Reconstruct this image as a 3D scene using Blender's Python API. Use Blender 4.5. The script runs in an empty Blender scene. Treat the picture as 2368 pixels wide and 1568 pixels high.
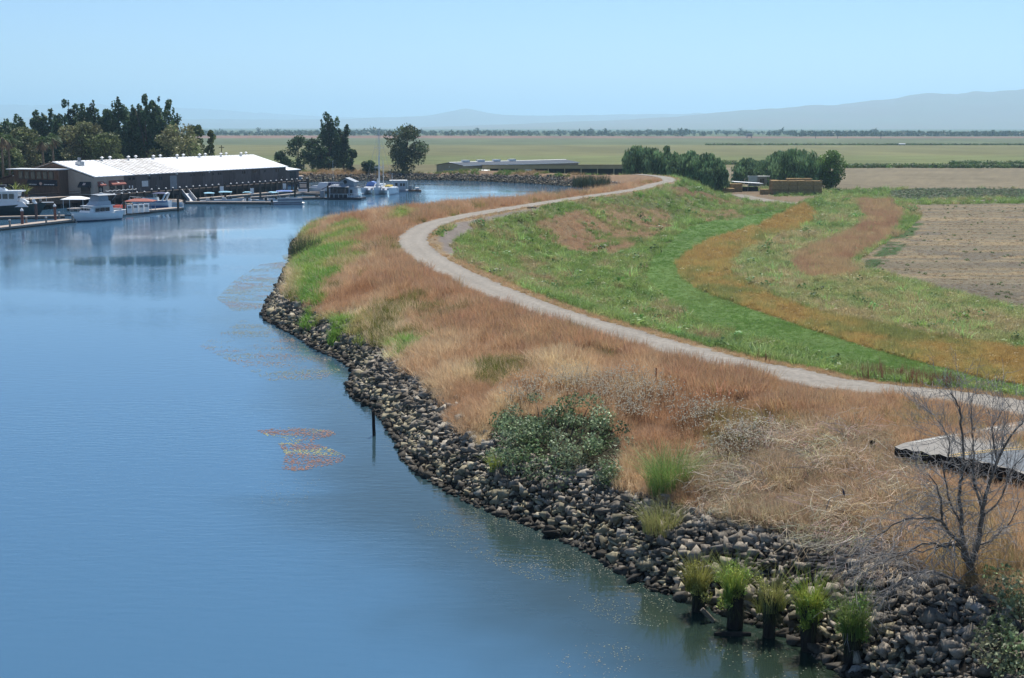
import bpy, bmesh, math, random
import numpy as np
from mathutils import Vector, Matrix

# ---------------------------------------------------------------- camera, sky, sun, exposure
SC = bpy.context.scene
CAM_H = 16.0
F = 3251.0            # focal length in units of a 2367 px wide frame
CX, CY = 1183.5, 784.0
PITCH = math.atan((CY - 293.0) / F)
cam_d = bpy.data.cameras.new("camera")
cam = bpy.data.objects.new("camera", cam_d)
SC.collection.objects.link(cam)
cam.location = (0, 0, CAM_H)
cam.rotation_euler = (math.pi / 2 - PITCH, 0, 0)
cam_d.sensor_width = 36.0
cam_d.lens = 36.0 * F / 2367.0
cam_d.clip_start = 0.5
cam_d.clip_end = 80000
SC.camera = cam

SUN_EL, SUN_AZ = math.radians(58), math.radians(14)     # azimuth to the right of the view direction
world = bpy.data.worlds.new("World")
SC.world = world
world.use_nodes = True
wn = world.node_tree.nodes; wl = world.node_tree.links
wn.clear()
sky = wn.new("ShaderNodeTexSky"); sky.sky_type = 'NISHITA'; sky.sun_disc = False
sky.sun_elevation = SUN_EL; sky.sun_rotation = SUN_AZ
sky.altitude = 0; sky.air_density = 0.85; sky.dust_density = 0.0; sky.ozone_density = 8.0
bg = wn.new("ShaderNodeBackground"); bg.inputs[1].default_value = 0.085
wo = wn.new("ShaderNodeOutputWorld")
wl.new(sky.outputs[0], bg.inputs[0]); wl.new(bg.outputs[0], wo.inputs[0])

sun_d = bpy.data.lights.new("sun", 'SUN'); sun_d.energy = 5.0; sun_d.angle = math.radians(0.5)
sun_d.color = (1.0, 0.96, 0.9)
sun = bpy.data.objects.new("sun", sun_d); SC.collection.objects.link(sun)
sdir = Vector((math.sin(SUN_AZ) * math.cos(SUN_EL), math.cos(SUN_AZ) * math.cos(SUN_EL), math.sin(SUN_EL)))
sun.rotation_euler = sdir.to_track_quat('Z', 'Y').to_euler()
sun.location = (0, 0, 100)
SC.view_settings.view_transform = 'Standard'
SC.view_settings.look = 'None'
SC.view_settings.exposure = 0.46
SC.view_settings.gamma = 1.0
SC.view_settings.use_curve_mapping = False
SC.render.engine = 'CYCLES'
SC.cycles.max_bounces = 6
SC.cycles.diffuse_bounces = 2
SC.cycles.glossy_bounces = 2
SC.cycles.transmission_bounces = 3
SC.cycles.transparent_max_bounces = 6
SC.cycles.volume_bounces = 1
SC.cycles.use_denoising = True

# ---------------------------------------------------------------- helpers
COL = SC.collection
RNG = np.random.default_rng(7)
cp, sp = math.cos(PITCH), math.sin(PITCH)

def at_z(vx, vy, z=0.0):
    """point at height z seen at (vx, vy) of the layout drawing"""
    X = (vx - CX) / F; U = -(vy - CY) / F
    dy = cp + U * sp; dz = -sp + U * cp
    t = (z - CAM_H) / dz
    return (X * t, dy * t)

def at_y(vx, vy, Y):
    X = (vx - CX) / F; U = -(vy - CY) / F
    dy = cp + U * sp; dz = -sp + U * cp
    t = Y / dy
    return Vector((X * t, Y, CAM_H + dz * t))

def tag(o, label=None, cat=None, group=None, kind=None):
    if label: o["label"] = label
    if cat: o["category"] = cat
    if group: o["group"] = group
    if kind: o["kind"] = kind
    return o

def thing(name, label, cat, loc=(0, 0, 0), rz=0.0, group=None):
    o = bpy.data.objects.new(name, None)
    COL.objects.link(o)
    o.location = loc; o.rotation_euler = (0, 0, rz)
    o.empty_display_size = 0.2
    return tag(o, label, cat, group)

def link(me, name, parent=None, loc=None, rz=None):
    o = bpy.data.objects.new(name, me)
    COL.objects.link(o)
    if parent is not None: o.parent = parent
    if loc is not None: o.location = loc
    if rz is not None: o.rotation_euler = (0, 0, rz)
    return o

def mesh_np(name, V, Fc, mats, colors=None, smooth=False, mi=None):
    """Fc: (n,3) or (n,4) int array"""
    me = bpy.data.meshes.new(name)
    V = np.asarray(V, dtype=np.float32); Fc = np.asarray(Fc, dtype=np.int32)
    n, k = Fc.shape
    me.vertices.add(len(V)); me.vertices.foreach_set("co", V.ravel())
    me.loops.add(n * k); me.loops.foreach_set("vertex_index", Fc.ravel())
    me.polygons.add(n); me.polygons.foreach_set("loop_start", np.arange(0, n * k, k, dtype=np.int32))
    if smooth: me.polygons.foreach_set("use_smooth", np.ones(n, dtype=bool))
    if mi is not None: me.polygons.foreach_set("material_index", np.asarray(mi, dtype=np.int32))
    me.update(calc_edges=True)
    if colors is not None:
        a = me.attributes.new("tint", 'FLOAT_COLOR', 'POINT')
        c = np.ones((len(V), 4), dtype=np.float32); c[:, :3] = colors
        a.data.foreach_set("color", c.ravel())
    for m in (mats if isinstance(mats, (list, tuple)) else [mats]): me.materials.append(m)
    return me

class MB:
    """collects simple shapes into one mesh"""
    def __init__(s): s.v = []; s.f = []; s.m = []
    def add(s, vs, fs, m=0):
        b = len(s.v); s.v += [tuple(p) for p in vs]
        s.f += [tuple(b + i for i in f) for f in fs]; s.m += [m] * len(fs)
        return s
    def box(s, x0, x1, y0, y1, z0, z1, m=0):
        v = [(x0,y0,z0),(x1,y0,z0),(x1,y1,z0),(x0,y1,z0),(x0,y0,z1),(x1,y0,z1),(x1,y1,z1),(x0,y1,z1)]
        return s.add(v, [(0,3,2,1),(4,5,6,7),(0,1,5,4),(1,2,6,5),(2,3,7,6),(3,0,4,7)], m)
    def cbox(s, c, sz, m=0):
        return s.box(c[0]-sz[0]/2, c[0]+sz[0]/2, c[1]-sz[1]/2, c[1]+sz[1]/2, c[2]-sz[2]/2, c[2]+sz[2]/2, m)
    def bar(s, p, q, r0, r1=None, n=6, m=0, caps=True):
        r1 = r0 if r1 is None else r1
        p = Vector(p); q = Vector(q); d = (q - p)
        if d.length < 1e-6: return s
        d.normalize()
        a = Vector((0, 0, 1)) if abs(d.z) < 0.9 else Vector((1, 0, 0))
        u = d.cross(a).normalized(); w = d.cross(u)
        vs = []
        for (c, r) in ((p, r0), (q, r1)):
            for i in range(n):
                t = 2 * math.pi * i / n
                vs.append(c + u * (r * math.cos(t)) + w * (r * math.sin(t)))
        fs = [(i, (i + 1) % n, n + (i + 1) % n, n + i) for i in range(n)]
        if caps: fs += [tuple(range(n))[::-1], tuple(range(n, 2 * n))]
        return s.add(vs, fs, m)
    def tube(s, pts, rs, n=5, m=0):
        pts = [Vector(p) for p in pts]; rings = []
        prev = None
        for i, p in enumerate(pts):
            d = (pts[min(i+1, len(pts)-1)] - pts[max(i-1, 0)])
            if d.length < 1e-6: d = Vector((0, 0, 1))
            d.normalize()
            if prev is None:
                a = Vector((0, 0, 1)) if abs(d.z) < 0.9 else Vector((1, 0, 0))
                u = d.cross(a).normalized()
            else:
                u = (prev - d * prev.dot(d))
                u = u.normalized() if u.length > 1e-5 else d.cross(Vector((1, 0, 0))).normalized()
            prev = u; w = d.cross(u)
            rings.append([p + (u * math.cos(2*math.pi*k/n) + w * math.sin(2*math.pi*k/n)) * rs[i] for k in range(n)])
        return s.loft(rings, m)
    def loft(s, rings, m=0, closed=True, cap0=True, cap1=True):
        n = len(rings[0]); vs = [p for r in rings for p in r]; fs = []
        for j in range(len(rings) - 1):
            for i in range(n if closed else n - 1):
                a = j*n+i; b = j*n+(i+1) % n
                fs.append((a, b, b+n, a+n))
        if closed and cap0: fs.append(tuple(range(n))[::-1])
        if closed and cap1: fs.append(tuple(range((len(rings)-1)*n, len(rings)*n)))
        return s.add(vs, fs, m)
    def prism(s, poly, z0, z1, m=0):
        n = len(poly)
        vs = [(x, y, z0) for x, y in poly] + [(x, y, z1) for x, y in poly]
        fs = [tuple(range(n))[::-1], tuple(range(n, 2*n))] + [(i, (i+1) % n, n+(i+1) % n, n+i) for i in range(n)]
        return s.add(vs, fs, m)
    def prism_y(s, poly, y0, y1, m=0):
        """profile in x,z extruded along y"""
        n = len(poly)
        vs = [(x, y0, z) for x, z in poly] + [(x, y1, z) for x, z in poly]
        fs = [tuple(range(n)), tuple(range(n, 2*n))[::-1]] + [(i, n+i, n+(i+1) % n, (i+1) % n) for i in range(n)]
        return s.add(vs, fs, m)
    def prism_x(s, poly, x0, x1, m=0):
        n = len(poly)
        vs = [(x0, y, z) for y, z in poly] + [(x1, y, z) for y, z in poly]
        fs = [tuple(range(n))[::-1], tuple(range(n, 2*n))] + [(i, (i+1) % n, n+(i+1) % n, n+i) for i in range(n)]
        return s.add(vs, fs, m)
    def mesh(s, name, mats, smooth=False):
        me = bpy.data.meshes.new(name)
        me.from_pydata(s.v, [], s.f)
        for m in (mats if isinstance(mats, (list, tuple)) else [mats]): me.materials.append(m)
        me.polygons.foreach_set("material_index", s.m)
        if smooth: me.polygons.foreach_set("use_smooth", [True] * len(s.f))
        me.update()
        return me
    def build(s, name, mats, parent=None, loc=None, rz=None, smooth=False):
        return link(s.mesh(name, mats, smooth), name, parent, loc, rz)

def copy_tree(o, parent=None):
    c = o.copy(); COL.objects.link(c)
    if parent is not None: c.parent = parent
    for ch in list(o.children): copy_tree(ch, c)
    return c

def lerp(a, b, t): return a + (b - a) * t
def sstep(a, b, x):
    t = np.clip((x - a) / (b - a), 0, 1); return t * t * (3 - 2 * t)

# cheap smooth value noise (numpy)
_perm = np.random.default_rng(3).random((256, 256))
def vnoise(x, y):
    xi = np.floor(x).astype(int); yi = np.floor(y).astype(int)
    fx = x - xi; fy = y - yi
    fx = fx*fx*(3-2*fx); fy = fy*fy*(3-2*fy)
    g = lambda a, b: _perm[a & 255, b & 255]
    return (g(xi, yi)*(1-fx)+g(xi+1, yi)*fx)*(1-fy) + (g(xi, yi+1)*(1-fx)+g(xi+1, yi+1)*fx)*fy
def fbm(x, y, o=4):
    s = 0; a = 0.5; t = 0
    for i in range(o):
        s = s + a * vnoise(x*2**i + 17.3*i, y*2**i - 9.1*i); t += a; a *= 0.55
    return s / t

def smooth_poly(P, sub=6):
    P = np.asarray(P, float); n = len(P); out = []
    for i in range(n - 1):
        p0 = P[max(i-1, 0)]; p1 = P[i]; p2 = P[i+1]; p3 = P[min(i+2, n-1)]
        for k in range(sub):
            t = k / sub
            out.append(0.5*((2*p1)+(-p0+p2)*t+(2*p0-5*p1+4*p2-p3)*t*t+(-p0+3*p1-3*p2+p3)*t**3))
    out.append(P[-1])
    return np.array(out)

def sdist(P, Q):
    """distance from points P to polyline Q, sign +1 on the right of Q, and arclength of the foot"""
    P = np.asarray(P, float)
    A = Q[:-1]; D = Q[1:] - A; L2 = (D**2).sum(1); L = np.sqrt(L2)
    S0 = np.concatenate([[0], np.cumsum(L)[:-1]])
    best = np.full(len(P), 1e18); sg = np.ones(len(P)); sa = np.zeros(len(P))
    for i in range(len(A)):
        r = P - A[i]
        t = np.clip((r @ D[i]) / L2[i], 0, 1)
        e = r - t[:, None] * D[i]
        d = (e**2).sum(1)
        m = d < best
        best[m] = d[m]
        cr = D[i][0]*r[m, 1] - D[i][1]*r[m, 0]
        sg[m] = np.where(cr > 0, -1.0, 1.0); sa[m] = S0[i] + t[m]*L[i]
    return np.sqrt(best), sg, sa

def inpoly(P, poly):
    P = np.asarray(P); x, y = P[:, 0], P[:, 1]; n = len(poly); c = np.zeros(len(P), bool)
    j = n - 1
    for i in range(n):
        xi, yi = poly[i]; xj, yj = poly[j]
        with np.errstate(divide='ignore', invalid='ignore'):
            k = ((yi > y) != (yj > y)) & (x < (xj-xi)*(y-yi)/(yj-yi+1e-12)+xi)
        c ^= k; j = i
    return c

# ---------------------------------------------------------------- materials
def new_mat(name):
    m = bpy.data.materials.new(name); m.use_nodes = True
    nt = m.node_tree; nt.nodes.clear()
    out = nt.nodes.new("ShaderNodeOutputMaterial")
    return m, nt.nodes, nt.links, out

def pmat(name, col, rough=0.7, var=0.25, scale=2.0, bump=0.0, metal=0.0, spec=0.4, col2=None, stretch=(1, 1, 1), obj=True):
    """principled with a noise varied colour and optional fine relief"""
    m, N, Lk, out = new_mat(name)
    b = N.new("ShaderNodeBsdfPrincipled")
    b.inputs["Roughness"].default_value = rough; b.inputs["Metallic"].default_value = metal
    b.inputs["Specular IOR Level"].default_value = spec
    tc = N.new("ShaderNodeTexCoord"); mp = N.new("ShaderNodeMapping"); mp.inputs["Scale"].default_value = stretch
    Lk.new(tc.outputs["Object"], mp.inputs[0])
    nz = N.new("ShaderNodeTexNoise"); nz.inputs["Scale"].default_value = scale; nz.inputs["Detail"].default_value = 6
    nz.inputs["Roughness"].default_value = 0.65
    Lk.new(mp.outputs[0], nz.inputs[0])
    rp = N.new("ShaderNodeValToRGB")
    c1 = [max(0, c*(1-var)) for c in col]; c2 = [min(1, c*(1+var)) for c in col] if col2 is None else col2
    rp.color_ramp.elements[0].position = 0.33; rp.color_ramp.elements[1].position = 0.67
    rp.color_ramp.elements[0].color = (*c1, 1); rp.color_ramp.elements[1].color = (*c2, 1)
    Lk.new(nz.outputs[0], rp.inputs[0]); Lk.new(rp.outputs[0], b.inputs["Base Color"])
    if bump:
        bp = N.new("ShaderNodeBump"); bp.inputs["Strength"].default_value = 0.6; bp.inputs["Distance"].default_value = bump
        Lk.new(nz.outputs[0], bp.inputs["Height"]); Lk.new(bp.outputs[0], b.inputs["Normal"])
    Lk.new(b.outputs[0], out.inputs[0])
    return m

def leaf_mat(name, inst=False, trans=0.35, rough=0.5, spec=0.35, gain=1.0):
    """thin leaf: tint attribute, some light passing through"""
    m, N, Lk, out = new_mat(name)
    at = N.new("ShaderNodeAttribute"); at.attribute_name = "tint"
    at.attribute_type = 'INSTANCER' if inst else 'GEOMETRY'
    b = N.new("ShaderNodeBsdfPrincipled"); b.inputs["Roughness"].default_value = rough
    b.inputs["Specular IOR Level"].default_value = spec
    t = N.new("ShaderNodeBsdfTranslucent"); mx = N.new("ShaderNodeMixShader"); mx.inputs[0].default_value = trans
    src = at.outputs["Color"]
    if gain != 1.0:
        g = N.new("ShaderNodeVectorMath"); g.operation = 'SCALE'; g.inputs["Scale"].default_value = gain
        Lk.new(src, g.inputs[0]); src = g.outputs[0]
    Lk.new(src, b.inputs["Base Color"]); Lk.new(src, t.inputs["Color"])
    Lk.new(b.outputs[0], mx.inputs[1]); Lk.new(t.outputs[0], mx.inputs[2]); Lk.new(mx.outputs[0], out.inputs[0])
    return m

def tint_mul(m):
    """multiply a principled material's colour by the tint attribute (wear along a road)"""
    N = m.node_tree.nodes; Lk = m.node_tree.links
    b = next(n for n in N if n.type == 'BSDF_PRINCIPLED'); src = b.inputs["Base Color"].links[0].from_socket
    at = N.new("ShaderNodeAttribute"); at.attribute_name = "tint"; mu = N.new("ShaderNodeVectorMath"); mu.operation = 'MULTIPLY'
    Lk.new(src, mu.inputs[0]); Lk.new(at.outputs["Color"], mu.inputs[1]); Lk.new(mu.outputs[0], b.inputs["Base Color"])
    return m
# ---------------------------------------------------------------- the lie of the land
ZC, ZF = 3.6, -1.0         # levee crest and field level; the river lies at 0
w_v = [(2900,2500),(2500,2000),(2250,1760),(2080,1630),(1990,1568),(1940,1535),(1880,1492),(1800,1452),(1700,1420),(1600,1387),
       (1500,1347),(1420,1303),(1340,1257),(1250,1217),(1150,1182),(1070,1147),(1000,1102),(948,1066),(932,1022),
       (905,985),(868,940),(826,918),(818,890),(832,862),(803,836),(738,806),(700,780),(652,756),(618,733),
       (632,690),(650,660),(666,625),(680,598)]
W = [at_z(x, y, 0) for x, y in w_v] + [(-29,186),(-30.5,200),(-29,214),(-21,230),(-10,247),(0,264),(9,283),(17,306),(23,330),
     (26,350),(24.5,364),(17,380),(2,405),(-19,425),(-37,426),(-54,418),(-64,406),(-75,405),(-120,400),(-200,380),(-400,330)]
W = smooth_poly(W, 3)
l_v = [(2367,945),(2200,920),(2050,905),(1900,885),(1800,862),(1700,845),(1600,820),(1500,793),(1400,763),(1300,733),
       (1200,697),(1100,655),(1020,615),(976,587),(955,562),(962,541),(998,520),(1060,503),(1150,487),(1250,471),(1350,456),
       (1430,445),(1478,437),(1510,428)]
L = [(160,0),(80,32),(45,46),(30,55)] + [at_z(x, y, ZC) for x, y in l_v] + [(36,325),(37.5,345),(36,362),(29,379),(18,393),
     (3,417),(-19,437),(-37,438),(-54,430),(-64,418),(-75,417),(-120,412),(-200,392),(-400,342)]
L = smooth_poly(L, 3)

# wharf frame: A is the near corner of the warehouse front, u runs along the front, b to the back
WA = np.array([-81.0, 293.0]); WANG = math.atan2(0.938, 0.346)
wu = np.array([math.cos(WANG), math.sin(WANG)]); wb = np.array([-wu[1], wu[0]])
def wharf_xy(s, t): 
    p = WA + wu*s + wb*t
    return (float(p[0]), float(p[1]))

# slumped bank below the broken road
slump = np.array([at_z(2120,1075,3.2), at_z(2200,1085,3.2), at_z(2290,1105,3.2), at_z(2367,1130,3.2)])
slump = smooth_poly(slump, 4)

def land_exact(P):
    P = np.asarray(P, float)
    dW = np.full(len(P), 900.0); dL = np.full(len(P), 900.0); sL = np.ones(len(P))
    nr_ = P[:, 1] < 480
    if nr_.any():
        d_, s_, _ = sdist(P[nr_], W); dW[nr_] = d_*s_     # + on the landward side
        dL[nr_], sL[nr_], _ = sdist(P[nr_], L)
    x, y = P[:, 0], P[:, 1]
    n1 = fbm(x*0.35, y*0.35, 3) - 0.5; n2 = fbm(x*1.3+9, y*1.3, 3) - 0.5
    zw = np.where(dW < 0, np.maximum(-2.5, 0.45*dW), 2.85*(1-np.exp(-np.maximum(dW, 0)/2.3)) + 0.72*sstep(3, 15, dW))
    k = 1 - sstep(1.7, 5.5, dL)
    zw = zw + (0.30*n1 + 0.16*n2) * sstep(0.5, 3, dW) * (1-k)
    zw = np.where(dW > 0, lerp(zw, ZC, k), zw)
    zl = ZC - (ZC-ZF)*sstep(1.7, 15.5, dL) + (0.35*n1 + 0.1*n2)*sstep(2.2, 6, dL)*(1-0.7*sstep(18, 30, dL))
    drop = 0.8*sstep(366, 392, y)*(y < 480)
    zw = np.where(dW > 0, zw*(1-drop/ZC), zw); zl = zl - drop*np.clip((zl-ZF)/(ZC-ZF), 0, 1)
    z = np.where(sL > 0, zl, zw)
    r = P - WA; s = r @ wu; t = r @ wb
    d = np.minimum(t - 9, 72 - s)
    zleft = np.clip(d*0.5, -2.5, 2.4)
    z = np.where(sL < 0, np.maximum(z, zleft), z)
    nr_ = P[:, 1] < 70
    if nr_.any():
        dS, _, _ = sdist(P[nr_], slump)
        z[nr_] -= 0.95*np.exp(-(dS/1.5)**2)*(sL[nr_] < 0)
    # far flood bank across the plain
    z = z + 3.2*np.exp(-((y-2230-0.03*x)/28)**2)*(y > 1500)
    return z, dW, dL, sL

# ---- height grid, exact once and looked up afterwards
NA = 430
rows = np.concatenate([np.geomspace(17, 430, 430), np.geomspace(432, 40000, 120)])
av = np.linspace(-0.62, 0.62, NA)
GY, GA = np.meshgrid(rows, av, indexing='ij')
GP = np.stack([(GA*GY).ravel(), GY.ravel()], 1)
gz, gW, gL, gS = land_exact(GP)
nr = len(rows)
_lr = np.log(rows)
def lookup(P, A):
    P = np.asarray(P, float)
    y = np.clip(P[:, 1], rows[0]+1e-6, rows[-1]*0.999); a = np.clip(P[:, 0]/y, -0.6199, 0.6199)
    fi = np.interp(np.log(y), _lr, np.arange(nr)); fj = (a+0.62)/1.24*(NA-1)
    i = np.minimum(fi.astype(int), nr-2); j = np.minimum(fj.astype(int), NA-2); u = fi-i; v = fj-j
    B = A.reshape(nr, NA)
    return (B[i, j]*(1-v)+B[i, j+1]*v)*(1-u) + (B[i+1, j]*(1-v)+B[i+1, j+1]*v)*u
def land(P): return lookup(P, gz)
def lz(x, y): return float(land(np.array([[x, y]]))[0])

def ray_land(vx, vy):
    """ground point seen at (vx, vy)"""
    X = (vx-CX)/F; U = -(vy-CY)/F
    dy = cp+U*sp; dz = -sp+U*cp
    ts = np.geomspace(25, 3000, 1400)
    P = np.stack([X*ts, dy*ts], 1); zz = land(P)
    h = CAM_H + dz*ts
    i = np.argmax(h < zz)
    if i == 0: return at_z(vx, vy, ZF)
    return (float(P[i, 0]), float(P[i, 1]))
def wpoly(pts): return [ray_land(x, y) for x, y in pts]

# ---- plant zones and soils, drawn once and laid on the ground
Z_STRIP = wpoly([(1830,480),(1740,498),(1660,508),(1590,525),(1565,542),(1530,580),(1500,602),(1490,640),(1530,690),(1620,748),
    (1750,788),(1900,822),(2000,850),(2150,884),(2420,922),(2420,900),(2300,882),(2200,856),(2100,832),(1900,772),(1800,736),(1700,702),
    (1620,672),(1575,642),(1563,612),(1590,585),(1640,555),(1760,520),(1805,495)])
Z_ORANGE = wpoly([(1860,470),(1805,495),(1760,520),(1640,555),(1590,585),(1563,612),(1575,642),(1620,672),(1700,702),(1800,736),(1900,772),
    (2100,832),(2200,856),(2300,882),(2420,900),(2420,818),(2200,790),(2050,757),(1900,727),(1800,692),(1700,640),(1690,612),(1720,580),(1790,550),
    (1850,530),(1895,500)])
Z_RED = wpoly([(1985,462),(2060,467),(2086,490),(2080,520),(2040,560),(1982,590),(1960,610),(1975,635),(1920,643),(1862,640),(1832,612),
    (1850,585),(1950,545),(2010,512),(1985,480)])
Z_FIELD = wpoly([(2110,474),(2600,468),(2600,800),(2367,718),(2250,688),(2100,650),(2000,625),(1985,602),(2050,560),(2100,530),(2132,500)])
Z_FGREEN = wpoly([(2085,520),(2132,516),(2100,560),(2060,600),(2010,625),(1990,612),(2040,575)])
Z_PATCH1 = wpoly([(1290,500),(1400,473),(1540,488),(1565,520),(1500,560),(1420,592),(1330,582),(1260,552),(1230,520)])
Z_PATCH2 = wpoly([(1590,484),(1690,486),(1725,504),(1640,516)])
Z_PATCH3 = wpoly([(1540,432),(1600,440),(1700,462),(1760,478),(1640,462),(1560,446)])
Z_GRAVEL = wpoly([(1000,556),(1058,514),(1180,490),(1245,479),(1240,488),(1110,514),(1055,556),(1045,600),(1010,580)])
Z_MUD = wpoly([(1545,806),(1640,806),(1700,832),(1650,838),(1580,826)])
Z_YARD = wpoly([(1660,446),(1780,440),(1785,455),(1900,453),(1860,466),(1840,474),(1780,472),(1700,458)])
Z_GREYB = wpoly([(2050,444),(2120,436),(2600,438),(2600,466),(2300,458),(2100,464),(2060,458)])
Z_TAN = wpoly([(1650,388),(1960,388),(2600,388),(2600,437),(2120,436),(1960,440),(1700,430)])
Z_LUSH = [wpoly(p) for p in ([(688,602),(680,700),(735,718),(752,655),(838,612),(846,560),(838,518),(800,515),(742,552)],
    [(768,738),(790,728),(850,745),(862,782),(800,790),(772,775)], [(897,838),(905,795),(935,782),(942,800),(925,830),(900,850)],
    [(900,500),(940,486),(950,500),(905,515)], [(680,700),(735,700),(790,740),(740,745),(700,720)])]
Z_MIX = wpoly([(1895,500),(1850,530),(1790,550),(1720,580),(1690,612),(1700,640),(1800,692),(1900,727),(2050,757),(2200,790),(2420,818),(2420,735),(2250,686),(2100,648),(2000,622),(2085,490),(2060,465),(1900,463)])
Z_CANE = wpoly([(1600,1075),(1700,1010),(1880,985),(2050,1010),(2120,1080),(2140,1180),(2120,1290),(2060,1330),(1950,1345),(1860,1310),
    (1780,1275),(1700,1215),(1620,1195)])
Z_FLOWER = [wpoly(p) for p in ([(1150,960),(1200,915),(1330,890),(1440,885),(1540,915),(1560,960),(1480,1010),(1380,960),(1260,965)],
    [(1540,1000),(1600,960),(1720,985),(1780,1040),(1740,1090),(1620,1080)])]
Z_BLACKB = wpoly([(1110,1050),(1150,960),(1260,965),(1400,975),(1450,1030),(1440,1120),(1380,1150),(1240,1130),(1130,1085)])

# riprap width along the water line
def rip_w(P):
    y = P[:, 1]
    return np.interp(y, [30, 44, 50, 56, 60, 68, 78, 88, 93, 100, 118, 128, 140, 160, 176, 190, 300, 370, 400, 430],
                     [4.6, 4.0, 3.2, 2.5, 2.3, 2.5, 2.9, 2.7, 1.9, 2.2, 2.2, 1.8, 1.4, 1.1, 1.0, 1.6, 2.2, 2.2, 3.6, 3.6])

# ---- ground sheet
gx, gy = GP[:, 0], GP[:, 1]
col = np.zeros((len(GP), 3)); col[:] = (0.15, 0.12, 0.05)
nA = fbm(gx*0.12, gy*0.12, 4); nB = fbm(gx*0.6+50, gy*0.6, 4); nC = fbm(gx*0.02+5, gy*0.006+3, 3)
def put(mask, c, jit=0.0, n=None):
    c = np.array(c)[None, :]
    k = 1.0 if n is None else (1 + jit*(n[mask]-0.5)*2)[:, None]
    col[mask] = c*k*0.5
wside = (gS < 0); lside = ~wside
def jitp(P, k=0):
    return P + np.stack([fbm(P[:, 0]*0.4+k, P[:, 1]*0.25, 3)-0.5, fbm(P[:, 0]*0.4, P[:, 1]*0.25+k*7, 3)-0.5], 1)*np.array([2.4, 5])
GJ = jitp(GP)
put(wside, (0.42, 0.275, 0.165), 0.35, nB)                       # thatch of dry grass
put(wside & (gW < rip_w(GP)), (0.06, 0.052, 0.042), 0.3, nB)     # soil between the stones
put(wside & (gW < 0.1), (0.05, 0.05, 0.035))
put(lside, (0.19, 0.22, 0.085), 0.35, nB)
for zz, c in ((Z_PATCH1, (0.34, 0.24, 0.13)), (Z_PATCH2, (0.34, 0.24, 0.13)), (Z_PATCH3, (0.25, 0.16, 0.08)), (Z_STRIP, (0.17, 0.28, 0.075)), (Z_ORANGE, (0.30, 0.21, 0.085)),
              (Z_RED, (0.40, 0.26, 0.15)), (Z_YARD, (0.33, 0.24, 0.15)), (Z_GREYB, (0.17, 0.19, 0.11)), (Z_TAN, (0.33, 0.275, 0.175)), (Z_MUD, (0.27, 0.13, 0.09))):
    put(inpoly(GP if zz in (Z_STRIP, Z_ORANGE) else GJ, zz) & lside, c, 0.25, nB)
m = inpoly(GP, Z_FIELD)
st = fbm(gx*0.018+gy*0.01, gy*0.9, 3)
put(m & lside, (0.325, 0.275, 0.185), 0.25, st)
put(m & lside & (st > 0.57), (0.42, 0.325, 0.19), 0.2, nB)
put(m & lside & (fbm(gx*0.05+3, gy*0.12+8, 3) < 0.36), (0.26, 0.225, 0.165), 0.2, nB)
put(inpoly(GP, Z_FGREEN) & (nA > 0.42), (0.09, 0.16, 0.05), 0.3, nB)
put(inpoly(GJ, Z_GRAVEL), (0.34, 0.29, 0.25), 0.3, nB)
m = lside & (gL < 2.7+1.2*(nA-0.5)) ; put(m, (0.42, 0.31, 0.185), 0.3, nB)     # dry verge
far = lside & (gy > 470) & ~inpoly(GP, Z_TAN)
bands = [(470, 640, (0.26, 0.23, 0.11)), (640, 830, (0.24, 0.27, 0.10)), (830, 1310, (0.27, 0.265, 0.11)), (1310, 2130, (0.19, 0.225, 0.11)), (2130, 2450, (0.36, 0.22, 0.16)), (2450, 50000, (0.17, 0.22, 0.10))]
for a, b, c in bands:
    mm = far & (gy >= a) & (gy < b); put(mm, c, 0.28, nC)
put(inpoly(GP, Z_BLACKB), (0.07, 0.065, 0.035), 0.3, nB)
put(inpoly(GP, Z_CANE), (0.33, 0.25, 0.175), 0.35, nB)
left_land = wside & (gW < 0) & (gz > 0.2)
put(left_land, (0.15, 0.12, 0.08), 0.3, nB)
ii = np.arange(nr*NA).reshape(nr, NA)
quads = np.stack([ii[:-1, :-1].ravel(), ii[:-1, 1:].ravel(), ii[1:, 1:].ravel(), ii[1:, :-1].ravel()], 1)

m_ground, N, Lk, out = new_mat("ground_mat")
b = N.new("ShaderNodeBsdfPrincipled"); b.inputs["Roughness"].default_value = 0.95; b.inputs["Specular IOR Level"].default_value = 0.1
at = N.new("ShaderNodeAttribute"); at.attribute_name = "tint"
tc = N.new("ShaderNodeTexCoord")
nz = N.new("ShaderNodeTexNoise"); nz.inputs["Scale"].default_value = 2.2; nz.inputs["Detail"].default_value = 8; nz.inputs["Roughness"].default_value = 0.75
mp = N.new("ShaderNodeMapping"); Lk.new(tc.outputs["Object"], mp.inputs[0]); Lk.new(mp.outputs[0], nz.inputs[0])
nz2 = N.new("ShaderNodeTexNoise"); nz2.inputs["Scale"].default_value = 0.035; nz2.inputs["Detail"].default_value = 6
mp2 = N.new("ShaderNodeMapping"); mp2.inputs["Scale"].default_value = (1, 1.0, 1); Lk.new(tc.outputs["Object"], mp2.inputs[0]); Lk.new(mp2.outputs[0], nz2.inputs[0])
mr = N.new("ShaderNodeMapRange"); mr.inputs[1].default_value = 0.25; mr.inputs[2].default_value = 0.75; mr.inputs[3].default_value = 0.55; mr.inputs[4].default_value = 1.45
Lk.new(nz.outputs[0], mr.inputs[0])
mr2 = N.new("ShaderNodeMapRange"); mr2.inputs[1].default_value = 0.3; mr2.inputs[2].default_value = 0.7; mr2.inputs[3].default_value = 0.85; mr2.inputs[4].default_value = 1.15
Lk.new(nz2.outputs[0], mr2.inputs[0])
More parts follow.
